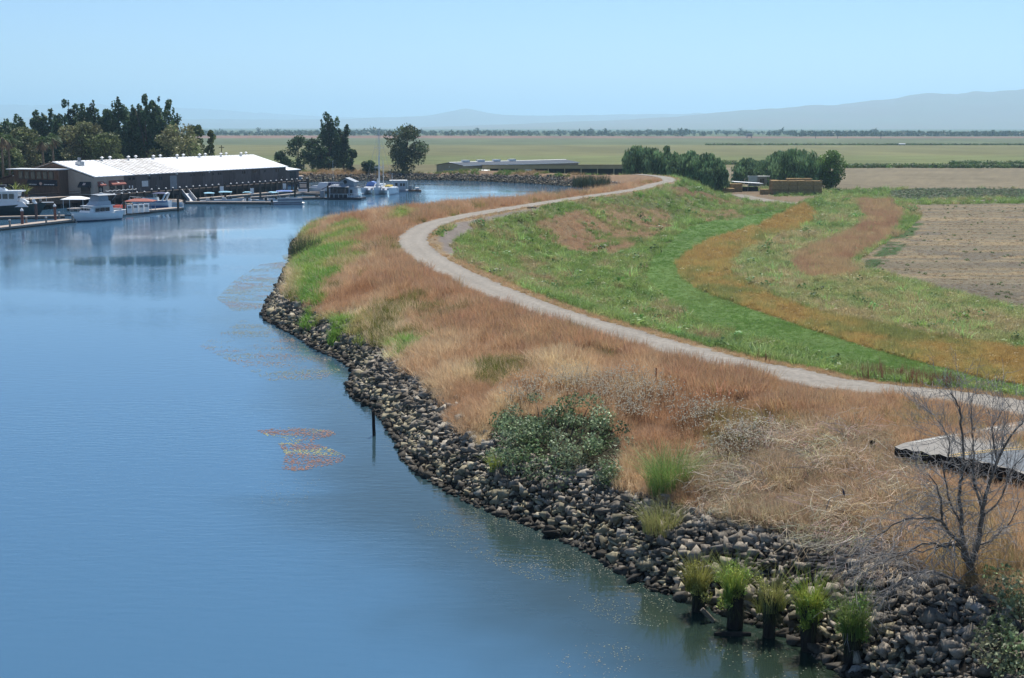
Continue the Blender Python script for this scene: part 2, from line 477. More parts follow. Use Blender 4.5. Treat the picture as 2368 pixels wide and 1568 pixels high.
mu = N.new("ShaderNodeMath"); mu.operation = 'MULTIPLY'; Lk.new(mr.outputs[0], mu.inputs[0]); Lk.new(mr2.outputs[0], mu.inputs[1])
sc = N.new("ShaderNodeVectorMath"); sc.operation = 'SCALE'; Lk.new(at.outputs["Color"], sc.inputs[0]); Lk.new(mu.outputs[0], sc.inputs["Scale"])
Lk.new(sc.outputs[0], b.inputs["Base Color"])
bp = N.new("ShaderNodeBump"); bp.inputs["Strength"].default_value = 0.8; bp.inputs["Distance"].default_value = 0.12
Lk.new(nz.outputs[0], bp.inputs["Height"]); Lk.new(bp.outputs[0], b.inputs["Normal"]); Lk.new(b.outputs[0], out.inputs[0])
ground = link(mesh_np("ground", np.column_stack([GP, gz]), quads, m_ground, col, smooth=True), "ground")
tag(ground, "levee banks, stubble field and wide plain", "ground", kind="structure")

# ---- river
m_water, N, Lk, out = new_mat("water_mat")
b = N.new("ShaderNodeBsdfPrincipled")
b.inputs["Base Color"].default_value = (0.042, 0.085, 0.095, 1); b.inputs["Roughness"].default_value = 0.04
b.inputs["IOR"].default_value = 1.33; b.inputs["Specular IOR Level"].default_value = 0.5
tc = N.new("ShaderNodeTexCoord")
def wave(scale, stretch, rot, detail=3):
    mp = N.new("ShaderNodeMapping"); mp.inputs["Scale"].default_value = stretch; mp.inputs["Rotation"].default_value = (0, 0, rot)
    Lk.new(tc.outputs["Object"], mp.inputs[0])
    n = N.new("ShaderNodeTexNoise"); n.inputs["Scale"].default_value = scale; n.inputs["Detail"].default_value = detail
    Lk.new(mp.outputs[0], n.inputs[0]); return n
w1 = wave(1.6, (0.55, 1.6, 1), 0.25); w2 = wave(5.0, (0.6, 1.4, 1), -0.2, 2); w3 = wave(0.05, (0.5, 1.0, 1), 0.35, 5)
pm = N.new("ShaderNodeMapRange"); pm.inputs[1].default_value = 0.38; pm.inputs[2].default_value = 0.62; pm.inputs[3].default_value = 0.08; pm.inputs[4].default_value = 1.0
Lk.new(w3.outputs[0], pm.inputs[0])
mx = N.new("ShaderNodeMath"); mx.operation = 'MULTIPLY_ADD'; mx.inputs[1].default_value = 0.22
Lk.new(w2.outputs[0], mx.inputs[0]); Lk.new(w1.outputs[0], mx.inputs[2])
bp = N.new("ShaderNodeBump"); bp.inputs["Distance"].default_value = 0.02
Lk.new(pm.outputs[0], bp.inputs["Strength"]); Lk.new(mx.outputs[0], bp.inputs["Height"])
Lk.new(bp.outputs[0], b.inputs["Normal"]); Lk.new(b.outputs[0], out.inputs[0])
rv_rows = np.geomspace(18, 432, 150); rv_a = np.linspace(-0.62, 0.62, 150)
RY, RA = np.meshgrid(rv_rows, rv_a, indexing='ij'); RP = np.stack([(RA*RY).ravel(), RY.ravel()], 1)
rW, rS = lookup(RP, gW), lookup(RP, gS)
inr = ((rS < 0) & (rW < 7)).reshape(150, 150)
ri = np.arange(150*150).reshape(150, 150); km = inr[:-1, :-1] | inr[1:, :-1] | inr[:-1, 1:] | inr[1:, 1:]
rq = np.stack([ri[:-1, :-1][km], ri[:-1, 1:][km], ri[1:, 1:][km], ri[1:, :-1][km]], 1)
# weedy olive shallows with dark bank reflection painted in, blue water in the channel
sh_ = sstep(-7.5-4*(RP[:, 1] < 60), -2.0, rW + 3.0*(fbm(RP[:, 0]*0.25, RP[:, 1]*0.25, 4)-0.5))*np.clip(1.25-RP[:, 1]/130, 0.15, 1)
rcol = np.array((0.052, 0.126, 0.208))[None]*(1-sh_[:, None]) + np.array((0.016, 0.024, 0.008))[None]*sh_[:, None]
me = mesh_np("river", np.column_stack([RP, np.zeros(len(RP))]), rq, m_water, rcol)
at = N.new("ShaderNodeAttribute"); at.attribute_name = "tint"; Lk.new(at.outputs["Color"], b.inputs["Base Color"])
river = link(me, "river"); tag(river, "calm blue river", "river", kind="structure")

# ---- gravel road along the crest
def ribbon(name, Q, half, z, mat, jitter=0.12, seed=0, zfun=None):
    Q = np.asarray(Q); T = np.gradient(Q, axis=0); T /= np.linalg.norm(T, axis=1)[:, None]
    Nn = np.stack([T[:, 1], -T[:, 0]], 1); rg = np.random.default_rng(seed); V = []
    nc = 9
    for i in range(len(Q)):
        jl = half + jitter*(2*vnoise(np.array([i*0.7+seed]), np.array([0.3]))[0]-1); jr = half + jitter*(2*vnoise(np.array([i*0.7]), np.array([7.3+seed]))[0]-1)
        for k in range(nc):
            q = Q[i] + Nn[i]*lerp(-jl, jr, k/(nc-1)); V.append((q[0], q[1], z if zfun is None else 0))
    V = np.array(V)
    if zfun is not None: V[:, 2] = zfun(V[:, :2]) + z
    i0 = np.arange((len(Q)-1)*nc).reshape(-1, nc)[:, :-1].ravel()
    trk = np.array([0.88, 0.97, 1.07, 1.02, 0.95, 1.02, 1.07, 0.97, 0.88])
    kk = np.tile(trk, len(Q))*(0.9+0.2*fbm(V[:, 0]*0.25, V[:, 1]*0.25, 3))
    return mesh_np(name, V, np.stack([i0, i0+1, i0+nc+1, i0+nc], 1), mat, kk[:, None]*np.ones((1, 3)), smooth=True)
m_gravel = tint_mul(pmat("gravel_mat", (0.245, 0.222, 0.188), 0.95, 0.2, 3.0, 0.03, spec=0.1))
Lr = smooth_poly(L[::2], 14)
Lr = Lr[(Lr[:, 1] > 20) & (Lr[:, 0] > 0 - 40) & ~((Lr[:, 1] > 372))]
road = link(ribbon("levee_road", Lr, 1.65, ZC+0.045, m_gravel, 0.28, 1), "levee_road")
tag(road, "pale gravel road winding along the levee crest", "road", kind="structure")
m_track = tint_mul(pmat("track_mat", (0.22, 0.195, 0.16), 0.95, 0.2, 1.0, 0.02, spec=0.1))
tr = smooth_poly(wpoly([(1640,446),(1690,451),(1740,459),(1790,467),(1850,472)]), 6)
tag(link(ribbon("farm_track", tr, 2.4, 0.06, m_track, 0.4, 2, land), "farm_track"), "gravel track into the hay yard", "track", kind="structure")
tr = smooth_poly(wpoly([(2080,469),(2160,467),(2250,465),(2367,460),(2500,455)]), 6)
tag(link(ribbon("field_track", tr, 2.2, 0.06, m_track, 0.4, 5, land), "field_track"), "dirt track beside the stubble field", "track", kind="structure")
# ---------------------------------------------------------------- riprap stones
def stone_mesh(seed):
    """broken quarry stone: hull of a handful of points"""
    rg = random.Random(seed); bm = bmesh.new()
    sx, sy, sz = rg.uniform(0.9, 1.35), rg.uniform(0.7, 1.0), rg.uniform(0.55, 0.85)
    for k in range(rg.randint(6, 9)):
        d = Vector((rg.gauss(0, 1), rg.gauss(0, 1), rg.gauss(0, 1))).normalized()*rg.uniform(0.45, 0.62)
        bm.verts.new((d.x*sx, d.y*sy, d.z*sz))
    r = bmesh.ops.convex_hull(bm, input=bm.verts)
    bmesh.ops.delete(bm, geom=[v for v in bm.verts if not v.link_faces], context='VERTS')
    bmesh.ops.triangulate(bm, faces=bm.faces[:]); bm.verts.index_update(); bm.verts.ensure_lookup_table()
    bmesh.ops.recalc_face_normals(bm, faces=bm.faces[:])
    V = np.array([v.co[:] for v in bm.verts]); Fs = np.array([[v.index for v in f.verts] for f in bm.faces])
    bm.free(); return V, Fs
m_stone, N, Lk, out = new_mat("stone_mat")
b = N.new("ShaderNodeBsdfPrincipled"); b.inputs["Roughness"].default_value = 0.85; b.inputs["Specular IOR Level"].default_value = 0.25
at = N.new("ShaderNodeAttribute"); at.attribute_name = "tint"
tc = N.new("ShaderNodeTexCoord"); nz = N.new("ShaderNodeTexNoise"); nz.inputs["Scale"].default_value = 6; nz.inputs["Detail"].default_value = 8
Lk.new(tc.outputs["Object"], nz.inputs[0])
mr = N.new("ShaderNodeMapRange"); mr.inputs[1].default_value = 0.3; mr.inputs[2].default_value = 0.7; mr.inputs[3].default_value = 0.65; mr.inputs[4].default_value = 1.3
Lk.new(nz.outputs[0], mr.inputs[0])
sc = N.new("ShaderNodeVectorMath"); sc.operation = 'SCALE'; Lk.new(at.outputs["Color"], sc.inputs[0]); Lk.new(mr.outputs[0], sc.inputs["Scale"])
Lk.new(sc.outputs[0], b.inputs["Base Color"])
bp = N.new("ShaderNodeBump"); bp.inputs["Strength"].default_value = 0.5; bp.inputs["Distance"].default_value = 0.02
Lk.new(nz.outputs[0], bp.inputs["Height"]); Lk.new(bp.outputs[0], b.inputs["Normal"]); Lk.new(b.outputs[0], out.inputs[0])
STONES = [stone_mesh(i) for i in range(18)]

def seg_sample(n, y0, y1, dmin, dmax, far=False, seed=0):
    """points along the water line"""
    rg = np.random.default_rng(seed)
    Q = W; D = Q[1:]-Q[:-1]; Ls = np.linalg.norm(D, axis=1); cum = np.concatenate([[0], np.cumsum(Ls)])
    s = rg.random(n)*cum[-1]; i = np.clip(np.searchsorted(cum, s)-1, 0, len(D)-1)
    q = Q[i] + D[i]*((s-cum[i])/Ls[i])[:, None]; nn = np.stack([D[i][:, 1], -D[i][:, 0]], 1)/Ls[i][:, None]
    t = rg.random(n)
    P = q + nn*(dmin + t*(dmax-dmin))[:, None]
    return P

def stone_set(P, size, rg):
    z, dW = land(P), lookup(P, gW)
    keep = (dW > -0.42) & (dW < rip_w(P)+np.clip(rg.normal(0, 0.3, len(P)), -0.6, 0.4))
    P, z, dW, size = P[keep], z[keep], dW[keep], size[keep]
    n = fbm(P[:, 0]*0.5+3, P[:, 1]*0.5, 3)
    base = np.empty((len(P), 3))
    t = rg.random(len(P))
    dark = np.array([0.20, 0.172, 0.135]); pale = np.array([0.31, 0.27, 0.175]); grey = np.array([0.34, 0.31, 0.27]); wet = np.array([0.06, 0.052, 0.04])
    base[:] = dark
    zz = z + rg.normal(0, 0.12, len(P))
    lo = (zz > 0.12) & (zz < 0.95) & (t < 0.68); base[lo] = pale
    base[zz <= 0.1] = wet
    hi = (dW > rip_w(P)*0.62) & (t < 0.55); base[hi] = grey
    base *= np.clip(rg.lognormal(-0.05, 0.38, len(P)), 0.4, 2.0)[:, None]
    base = np.minimum(base*0.9, np.array([[0.34, 0.30, 0.235]]))
    # floating too far out of the water is impossible: stones off shore lie low
    return P, z, dW, size, base

rg = np.random.default_rng(11)
area_len = float(np.linalg.norm(W[1:]-W[:-1], axis=1).sum())
# near bank, seen part
P = seg_sample(330000, 0, 0, -0.9, 5.5, seed=5)
P = P[(P[:, 1] < 215) & (P[:, 1] > 30) & (np.abs(P[:, 0]) < P[:, 1]*0.45)]
# thin by distance
keepp = rg.random(len(P)) < np.clip((75/P[:, 1])**1.6, 0.10, 1.0)
P = P[keepp]
size = np.clip(rg.lognormal(-1.36, 0.45, len(P)), 0.12, 0.8) * np.clip((P[:, 1]/75)**0.35, 0.95, 1.5)
P, z, dW, size, base = stone_set(P, size, rg)
# relax: drop stones whose centres almost coincide (grid thinning)
cell = {}
sel = []
for i in np.argsort(-size):
    k = (int(P[i, 0]/0.115), int(P[i, 1]/0.115))
    if k in cell: continue
    cell[k] = 1; sel.append(i)
sel = np.array(sel); P, z, dW, size, base = P[sel], z[sel], dW[sel], size[sel], base[sel]
zoff = np.where(dW < 0, np.maximum(0.0, -z)*0.75, 0)
ROT = rg.random((len(P), 3))*np.array([0.9, 0.9, 6.283]) - np.array([0.45, 0.45, 0])
def rotm(r):
    cx, sx = np.cos(r[:, 0]), np.sin(r[:, 0]); cy, sy = np.cos(r[:, 1]), np.sin(r[:, 1]); cz, sz = np.cos(r[:, 2]), np.sin(r[:, 2])
    R = np.empty((len(r), 3, 3))
    R[:, 0, 0] = cz*cy; R[:, 0, 1] = cz*sy*sx-sz*cx; R[:, 0, 2] = cz*sy*cx+sz*sx
    R[:, 1, 0] = sz*cy; R[:, 1, 1] = sz*sy*sx+cz*cx; R[:, 1, 2] = sz*sy*cx-cz*sx
    R[:, 2, 0] = -sy; R[:, 2, 1] = cy*sx; R[:, 2, 2] = cy*cx
    return R
def stone_mass(P, z, size, base, rot, name, parent, label):
    Vs, Fs, Cs = [], [], []; off = 0
    kinds = np.arange(len(P)) % len(STONES); R = rotm(rot)
    for k in range(len(STONES)):
        m = kinds == k
        if not m.any(): continue
        V, Fc = STONES[k]
        X = np.einsum('nij,vj->nvi', R[m], V)*size[m][:, None, None]
        X[:, :, 0] += P[m][:, 0:1]; X[:, :, 1] += P[m][:, 1:2]; X[:, :, 2] += z[m][:, None]
        n = m.sum(); Vs.append(X.reshape(-1, 3))
        Fs.append((Fc[None]+(np.arange(n)*len(V))[:, None, None]).reshape(-1, 3)+off); off += n*len(V)
        Cs.append(np.repeat(base[m], len(V), axis=0))
    o = link(mesh_np(name, np.concatenate(Vs), np.concatenate(Fs), m_stone, np.concatenate(Cs)), name, parent)
    tag(o, label, None, kind="stuff"); return o
zs = z + size*0.14 + zoff
near = np.argsort(-(size/P[:, 1]) + 1e3*((P[:, 1] > 90) | (np.abs(P[:, 0]/P[:, 1]) > 0.36)))[:300]
bank = ground
mask = np.ones(len(P), bool); mask[near] = False
# the largest stones as pieces of the bank: shared meshes in a few tones
tones = {}
for i in near:
    k = int(i) % len(STONES); c = base[i]; q = (k, int(np.clip(c.sum()/3*20, 0, 9)), int(c[0] > c[2]*1.5))
    if q not in tones:
        V, Fc = STONES[k]
        tones[q] = mesh_np("stone", V, Fc, m_stone, np.repeat(c[None], len(V), 0))
    o = link(tones[q], "stone", bank); o.location = (P[i, 0], P[i, 1], zs[i]); o.rotation_euler = ROT[i]; o.scale = (size[i],)*3
stone_mass(P[mask], zs[mask], size[mask], base[mask], ROT[mask], "riprap_stones", bank, "smaller riprap stones along the water")
# far bank
P = seg_sample(60000, 0, 0, -0.5, 7.5, seed=9)
P = P[(P[:, 1] >= 215) & (np.abs(P[:, 0]) < P[:, 1]*0.42)]
P = P[rg.random(len(P)) < 0.6]
size = np.clip(rg.lognormal(-0.7, 0.35, len(P)), 0.25, 1.0)
P, z, dW, size, base = stone_set(P, size, rg)
base = base*0.7
stone_mass(P, z+size*0.15, size, base, rg.random((len(P), 3))*6.28, "far_riprap_stones", bank, "grey riprap on the far bank")

# ---------------------------------------------------------------- tufts of grass and weeds
m_blade = leaf_mat("blade_mat", inst=True, trans=0.35, rough=0.55, spec=0.3)
m_lush = leaf_mat("lush_blade_mat", inst=True, trans=0.4, rough=0.5, spec=0.25)
m_head = pmat("seed_head_mat", (0.60, 0.53, 0.38), 0.9, 0.1)
def blades(n, h, spread, lean, w, seed, curve=0.5, segs=2, hv=0.35):
    rg = np.random.default_rng(seed); V = []; Fq = []
    for i in range(n):
        a = rg.random()*6.283; r = spread*math.sqrt(rg.random()); bx, by = r*math.cos(a), r*math.sin(a)
        a2 = a + rg.normal(0, 0.9); H = h*(1-hv+hv*2*rg.random()*0.75); ln = lean*rg.random()*1.2 + 0.05
        dx, dy = math.cos(a2), math.sin(a2); px, py = -dy, dx
        b0 = len(V); tw = rg.normal(0, 0.5); qx, qy = px*math.cos(tw)+dx*math.sin(tw), py*math.cos(tw)+dy*math.sin(tw)
        for s in range(segs+1):
            t = s/segs; out_ = ln*H*(t**(1+curve*1.6)); zz = H*(t - curve*0.35*ln*t*t)
            ww = w*(1-t*0.85)*0.5
            for sg in (-1, 1): V.append((bx+dx*out_+qx*ww*sg, by+dy*out_+qy*ww*sg, zz))
        for s in range(segs): Fq.append((b0+2*s, b0+2*s+1, b0+2*s+3, b0+2*s+2))
    return np.array(V), np.array(Fq)
def leafball(n, r, rz, size, seed, flat=0.0):
    rg = np.random.default_rng(seed); V = []; Fq = []
    for i in range(n):
        d = rg.normal(0, 1, 3); d /= np.linalg.norm(d); rr = (0.35+0.65*rg.random()**0.5)
        c = d*rr*np.array([r, r, rz]); c[2] = abs(c[2])
        u = rg.normal(0, 1, 3); u[2] *= 0.6; u /= np.linalg.norm(u); v = np.cross(u, rg.normal(0, 1, 3)); v /= np.linalg.norm(v)
        s = size*(0.6+0.8*rg.random()); b0 = len(V)
        V += [c-u*s*0.5, c+v*s*0.28, c+u*s*0.5, c-v*s*0.28]; Fq.append((b0, b0+1, b0+2, b0+3))
    return np.array(V), np.array(Fq)
def canes(n, seed, length=1.7, w=0.016):
    rg = np.random.default_rng(seed); V = []; Fq = []
    for i in range(n):
        a = rg.random()*6.283; dx, dy = math.cos(a), math.sin(a); bx, by = rg.normal(0, 0.35, 2)
        Lh = length*(0.55+0.6*rg.random()); top = 0.35+0.5*rg.random(); b0 = len(V); S = 5; wob = rg.normal(0, 0.25)
        for s in range(S+1):
            t = s/S; o_ = Lh*t; zz = top*math.sin(min(1, t*1.15)*2.6)*1.0 - 0.1*t
            x = bx+dx*o_-dy*wob*math.sin(t*3); y = by+dy*o_+dx*wob*math.sin(t*3)
            V += [(x-dy*w/2, y+dx*w/2, zz-w*0.3), (x+dy*w/2, y-dx*w/2, zz+w*0.3)]
        for s in range(S): Fq.append((b0+2*s, b0+2*s+1, b0+2*s+3, b0+2*s+2))
    return np.array(V), np.array(Fq)
def proto(name, vf, mat):
    return bpy.data.objects.new(name, mesh_np(name, vf[0], vf[1], mat))
PR = {
 'dry': [proto("dry_tuft", blades(26, 0.6, 0.26, 0.9, 0.026, s, 0.7, 2), m_blade) for s in (1, 2, 3)],
 'fine': [proto("fine_tuft", blades(34, 0.52, 0.30, 0.6, 0.02, s, 0.3, 2), m_blade) for s in (4, 5, 6)],
 'lush': [proto("lush_tuft", blades(20, 0.62, 0.24, 0.95, 0.04, s, 0.8, 2), m_lush) for s in (7, 8, 9)],
 'weed': [proto("weed_tuft", leafball(36, 0.36, 0.42, 0.17, s), m_lush) for s in (10, 11, 12)],
 'cane': [proto("cane_tuft", canes(22, s), m_blade) for s in (13, 14, 15)],
 'short': [proto("short_tuft", blades(24, 0.2, 0.32, 0.6, 0.03, s, 0.4, 1), m_blade) for s in (16, 17)],
 'rush': [proto("rush_tuft", blades(60, 1.9, 0.35, 0.18, 0.03, s, 0.2, 2, 0.5), m_blade) for s in (18, 19)],
 'stalk': [proto("stalk_tuft", blades(12, 0.8, 0.22, 0.2, 0.032, s, 0.1, 2, 0.6), m_blade) for s in (20, 21)],
}
def flower_proto(seed):
    V, Fq = blades(7, 0.95, 0.28, 0.35, 0.014, seed, 0.2, 2); rg = np.random.default_rng(seed)
    V = list(map(tuple, V)); Fq = [list(f) for f in Fq]; mi = [0]*len(Fq)
    tips = [V[i*6+4] for i in range(7)]
    for (x, y, z) in tips + [(t[0]+rg.normal(0, .08), t[1]+rg.normal(0, .08), t[2]-abs(rg.normal(0, .12))) for t in tips[:2]]:
        b0 = len(V); r = 0.03
        V += [(x-r, y, z), (x, y-r, z), (x+r, y, z), (x, y+r, z), (x, y, z+r), (x, y, z-r*0.7)]
        for a, b_, c in ((0,1,4),(1,2,4),(2,3,4),(3,0,4),(1,0,5),(2,1,5),(3,2,5),(0,3,5)): Fq.append([b0+a, b0+b_, b0+c, b0+c]); mi.append(1)
    me = bpy.data.meshes.new("flower_tuft")
    me.from_pydata([tuple(map(float, v)) for v in V], [], [f if f[2] != f[3] else f[:3] for f in Fq])
    me.materials.append(m_blade); me.materials.append(m_head); me.polygons.foreach_set("material_index", mi); me.update()
    return bpy.data.objects.new("flower_tuft", me)
PR['flower'] = [flower_proto(s) for s in (31, 32, 33)]

_ng = {}
def tuft_tree(kind):
    if kind in _ng: return _ng[kind]
    ng = bpy.data.node_groups.new("scatter_"+kind, 'GeometryNodeTree')
    ng.interface.new_socket("Geometry", in_out='INPUT', socket_type='NodeSocketGeometry')
    ng.interface.new_socket("Geometry", in_out='OUTPUT', socket_type='NodeSocketGeometry')
    n = ng.nodes; l = ng.links
    gi = n.new("NodeGroupInput"); go = n.new("NodeGroupOutput"); iop = n.new("GeometryNodeInstanceOnPoints")
    g2 = n.new("GeometryNodeGeometryToInstance")
    for o in PR[kind]:
        oi = n.new("GeometryNodeObjectInfo"); oi.inputs["Object"].default_value = o; oi.inputs["As Instance"].default_value = False
        l.new(oi.outputs["Geometry"], g2.inputs[0])
    def na(name, t):
        x = n.new("GeometryNodeInputNamedAttribute"); x.data_type = t; x.inputs["Name"].default_value = name; return x.outputs[0]
    l.new(gi.outputs[0], iop.inputs["Points"]); l.new(g2.outputs[0], iop.inputs["Instance"])
    iop.inputs["Pick Instance"].default_value = True
    l.new(na("pick", 'INT'), iop.inputs["Instance Index"]); l.new(na("rot", 'FLOAT_VECTOR'), iop.inputs["Rotation"]); l.new(na("size", 'FLOAT_VECTOR'), iop.inputs["Scale"])
    l.new(iop.outputs[0], go.inputs[0]); _ng[kind] = ng
    return ng
def scatter(name, kind, P, tint, size, label, cat, hscale=None, tilt=0.12, z=None, seed=0):
    n = len(P)
    if n == 0: return None
    rg = np.random.default_rng(seed+len(P))
    z = land(P)-0.03 if z is None else z
    me = bpy.data.meshes.new(name); me.vertices.add(n); me.vertices.foreach_set("co", np.column_stack([P, z]).astype(np.float32).ravel())
    def at_(nm, t, key, arr): a = me.attributes.new(nm, t, 'POINT'); a.data.foreach_set(key, np.ascontiguousarray(arr).ravel())
    at_("tint", 'FLOAT_COLOR', "color", np.column_stack([np.clip(tint, 0.002, 0.9), np.ones(n)]).astype(np.float32))
    at_("rot", 'FLOAT_VECTOR', "vector", np.column_stack([rg.normal(0, tilt, n), rg.normal(0, tilt, n), rg.random(n)*6.283]).astype(np.float32))
    hs = np.ones(n) if hscale is None else hscale
    at_("size", 'FLOAT_VECTOR', "vector", np.column_stack([size, size, size*hs]).astype(np.float32))
    at_("pick", 'INT', "value", rg.integers(0, len(PR[kind]), n).astype(np.int32))
    me.materials.append(PR[kind][0].data.materials[0])
    o = link(me, name); md = o.modifiers.new("scatter", 'NODES'); md.node_group = tuft_tree(kind)
    return tag(o, label, cat, kind="stuff")

def cand(n, x0, x1, y0, y1, seed, power=0.0):
    """random ground points, thicker towards the camera, kept to the seen wedge"""
    rg = np.random.default_rng(seed)
    y = (y0**(1-power) + rg.random(n)*(y1**(1-power)-y0**(1-power)))**(1/(1-power)) if power else y0+rg.random(n)*(y1-y0)
    x = (rg.random(n)*2-1)*0.44*y
    P = np.stack([x, y], 1)
    return P[(x > x0) & (x < x1)]
def jit(c, n, rg, v=0.18): return np.array(c)[None, :]*(1+rg.normal(0, v, (n, 1)))*(1+rg.normal(0, v*0.35, (n, 3)))
def pickcol(P, ramp, noise):
    """ramp: list of (t, colour)"""
    t = [r[0] for r in ramp]
    return np.stack([np.interp(noise, t, [r[1][k] for r in ramp]) for k in range(3)], 1)

RUST = (0.52, 0.315, 0.175); TAN = (0.63, 0.45, 0.275); BLOND = (0.75, 0.60, 0.37); GRN = (0.11, 0.22, 0.035); DGRN = (0.055, 0.13, 0.03); OLV = (0.20, 0.21, 0.05); GREY = (0.36, 0.29, 0.23)

rg = np.random.default_rng(21)
# ---- dry grass of the near bank (water side of the road)
P = cand(210000, -60, 60, 36, 330, 1, power=1.5)
dWp, dLp, sLp = lookup(P, gW), lookup(P, gL), lookup(P, gS)
ok = (sLp < -0.2) & (dWp > rip_w(P)-0.5) & (dLp > 1.6) & (lookup(P, gz) > 0.3)
lush_m = np.zeros(len(P), bool)
for zz in Z_LUSH: lush_m |= inpoly(jitp(P), zz)
lush_m &= rg.random(len(P)) < 0.9
cane_m = inpoly(P, Z_CANE); bb_m = inpoly(P, Z_BLACKB)
dens = np.clip((70/P[:, 1])**0.5, 0.3, 1)
m = ok & ~lush_m & ~bb_m & ~(cane_m & (rg.random(len(P)) < 0.1))
n1 = fbm(P[:, 0]*0.09+4, P[:, 1]*0.05, 4); n2 = fbm(P[:, 0]*0.35+40, P[:, 1]*0.2, 3)
Pm = P[m]; nm = np.clip(0.65*n1[m]+0.35*n2[m] + rg.normal(0, 0.05, m.sum()), 0, 1)
tint = pickcol(Pm, [(0.25, (0.43, 0.245, 0.135)), (0.36, RUST), (0.44, (0.58, 0.38, 0.225)), (0.54, TAN), (0.66, BLOND)], nm)*(1+rg.normal(0, 0.14, (len(Pm), 1)))
near_road = np.exp(-((lookup(Pm, gL)-2.8)/1.8)**2)
tint = tint*(1-0.5*near_road[:, None]) + np.array(RUST)*0.5*near_road[:, None]
gm = (fbm(Pm[:, 0]*0.22+90, Pm[:, 1]*0.12, 3) > 0.66) & (rg.random(len(Pm)) < 0.6); tint[gm] = jit(OLV, gm.sum(), rg)
cz = cane_m[m]; tint[cz] = jit((0.46, 0.365, 0.25), cz.sum(), rg, 0.25)
siz = (0.68+0.5*rg.random(len(Pm)))*np.clip((Pm[:, 1]/70)**0.45, 0.9, 1.7)*(0.40+1.25*fbm(Pm[:, 0]*0.7, Pm[:, 1]*0.4, 2))
rt = (np.clip((Pm[:, 0]-4)/8, 0, 1)*np.clip((78-Pm[:, 1])/15, 0, 1)*0.55)[:, None]; tint = tint*(1-rt)+jit((0.60, 0.44, 0.27), len(Pm), rg, 0.18)*rt
siz *= 1-0.5*np.exp(-((lookup(Pm, gL)-1.4)/1.3)**2)
scatter("dry_bank_grass", 'dry', Pm[::2], tint[::2], siz[::2], "rust and tan dry grass between the riprap and the gravel road", "grass", tilt=0.42)
scatter("fine_bank_grass", 'fine', Pm[1::2], tint[1::2]*1.05, siz[1::2]*1.1, "feathery reddish grass on the river bank", "grass", tilt=0.2)
# ---- rounded mounds of reddish grass beside the road
Pk = cand(60000, -25, 30, 60, 290, 12, power=1.4); kq = (lookup(Pk, gS) < 0) & (lookup(Pk, gL) > 2.6) & (lookup(Pk, gL) < 7.5) & (lookup(Pk, gW) > 3)
kq &= fbm(Pk[:, 0]*0.28+8, Pk[:, 1]*0.16, 3) > 0.53
Pk = Pk[kq]
scatter("road_side_mounds", 'fine', Pk, jit((0.52, 0.335, 0.195), len(Pk), rg, 0.14), (1.5+0.6*rg.random(len(Pk)))*np.clip((Pk[:, 1]/90)**0.3, 0.9, 1.4), "rounded mounds of reddish grass on the river side of the road", "grass")
# ---- lush green by the water
P2 = cand(160000, -60, 20, 60, 260, 2, power=1.2); lm = np.zeros(len(P2), bool)
for zz in Z_LUSH: lm |= inpoly(jitp(P2), zz)
lm &= rg.random(len(P2)) < 0.95
lm |= (lookup(P2, gS) < 0) & (np.abs(lookup(P2, gW)-rip_w(P2)-0.5) < 1.0) & (P2[:, 1] > 140) & (P2[:, 1] < 230)
lm &= (lookup(P2, gL) > 2.5) & (lookup(P2, gW) > 0.4) & (lookup(P2, gS) < 0)
Pl = P2[lm]; nl = fbm(Pl[:, 0]*0.3, Pl[:, 1]*0.15, 3)
tint = pickcol(Pl, [(0.3, (0.18, 0.34, 0.06)), (0.48, (0.27, 0.38, 0.08)), (0.62, (0.44, 0.38, 0.16))], nl)*(1+rg.normal(0, 0.15, (len(Pl), 1)))
scatter("lush_bank_grass", 'lush', Pl, tint, (0.9+0.6*rg.random(len(Pl)))*np.clip((Pl[:, 1]/100)**0.4, 1, 1.6), "bright green grass above the riprap at the river bend", "grass")
# ---- grey dead canes
P3 = cand(90000, 0, 30, 36, 66, 3); cm = inpoly(P3, Z_CANE) & (lookup(P3, gW) > 2.5); P3 = P3[cm]
P3 = P3[rg.random(len(P3)) < 0.045*sstep(0.3, 0.6, fbm(P3[:, 0]*0.4, P3[:, 1]*0.4, 3))*2]
scatter("dead_canes", 'cane', P3, jit((0.46, 0.38, 0.27), len(P3), rg, 0.25), 0.55+0.4*rg.random(len(P3)), "tangle of grey dead bramble canes below the broken road", "brambles", tilt=0.35)
# ---- dried flower heads
P4 = cand(60000, -5, 20, 45, 75, 4); fm = np.zeros(len(P4), bool)
for zz in Z_FLOWER: fm |= inpoly(P4, zz)
P4 = P4[fm]; P4 = P4[rg.random(len(P4)) < 0.26*sstep(0.36, 0.58, fbm(P4[:, 0]*0.9, P4[:, 1]*0.5, 3))]
scatter("dried_flowers", 'flower', P4, jit((0.12, 0.065, 0.035), len(P4), rg), 0.9+0.5*rg.random(len(P4)), "dry brown stalks with cream flower heads above the blackberry bush", "flowers")

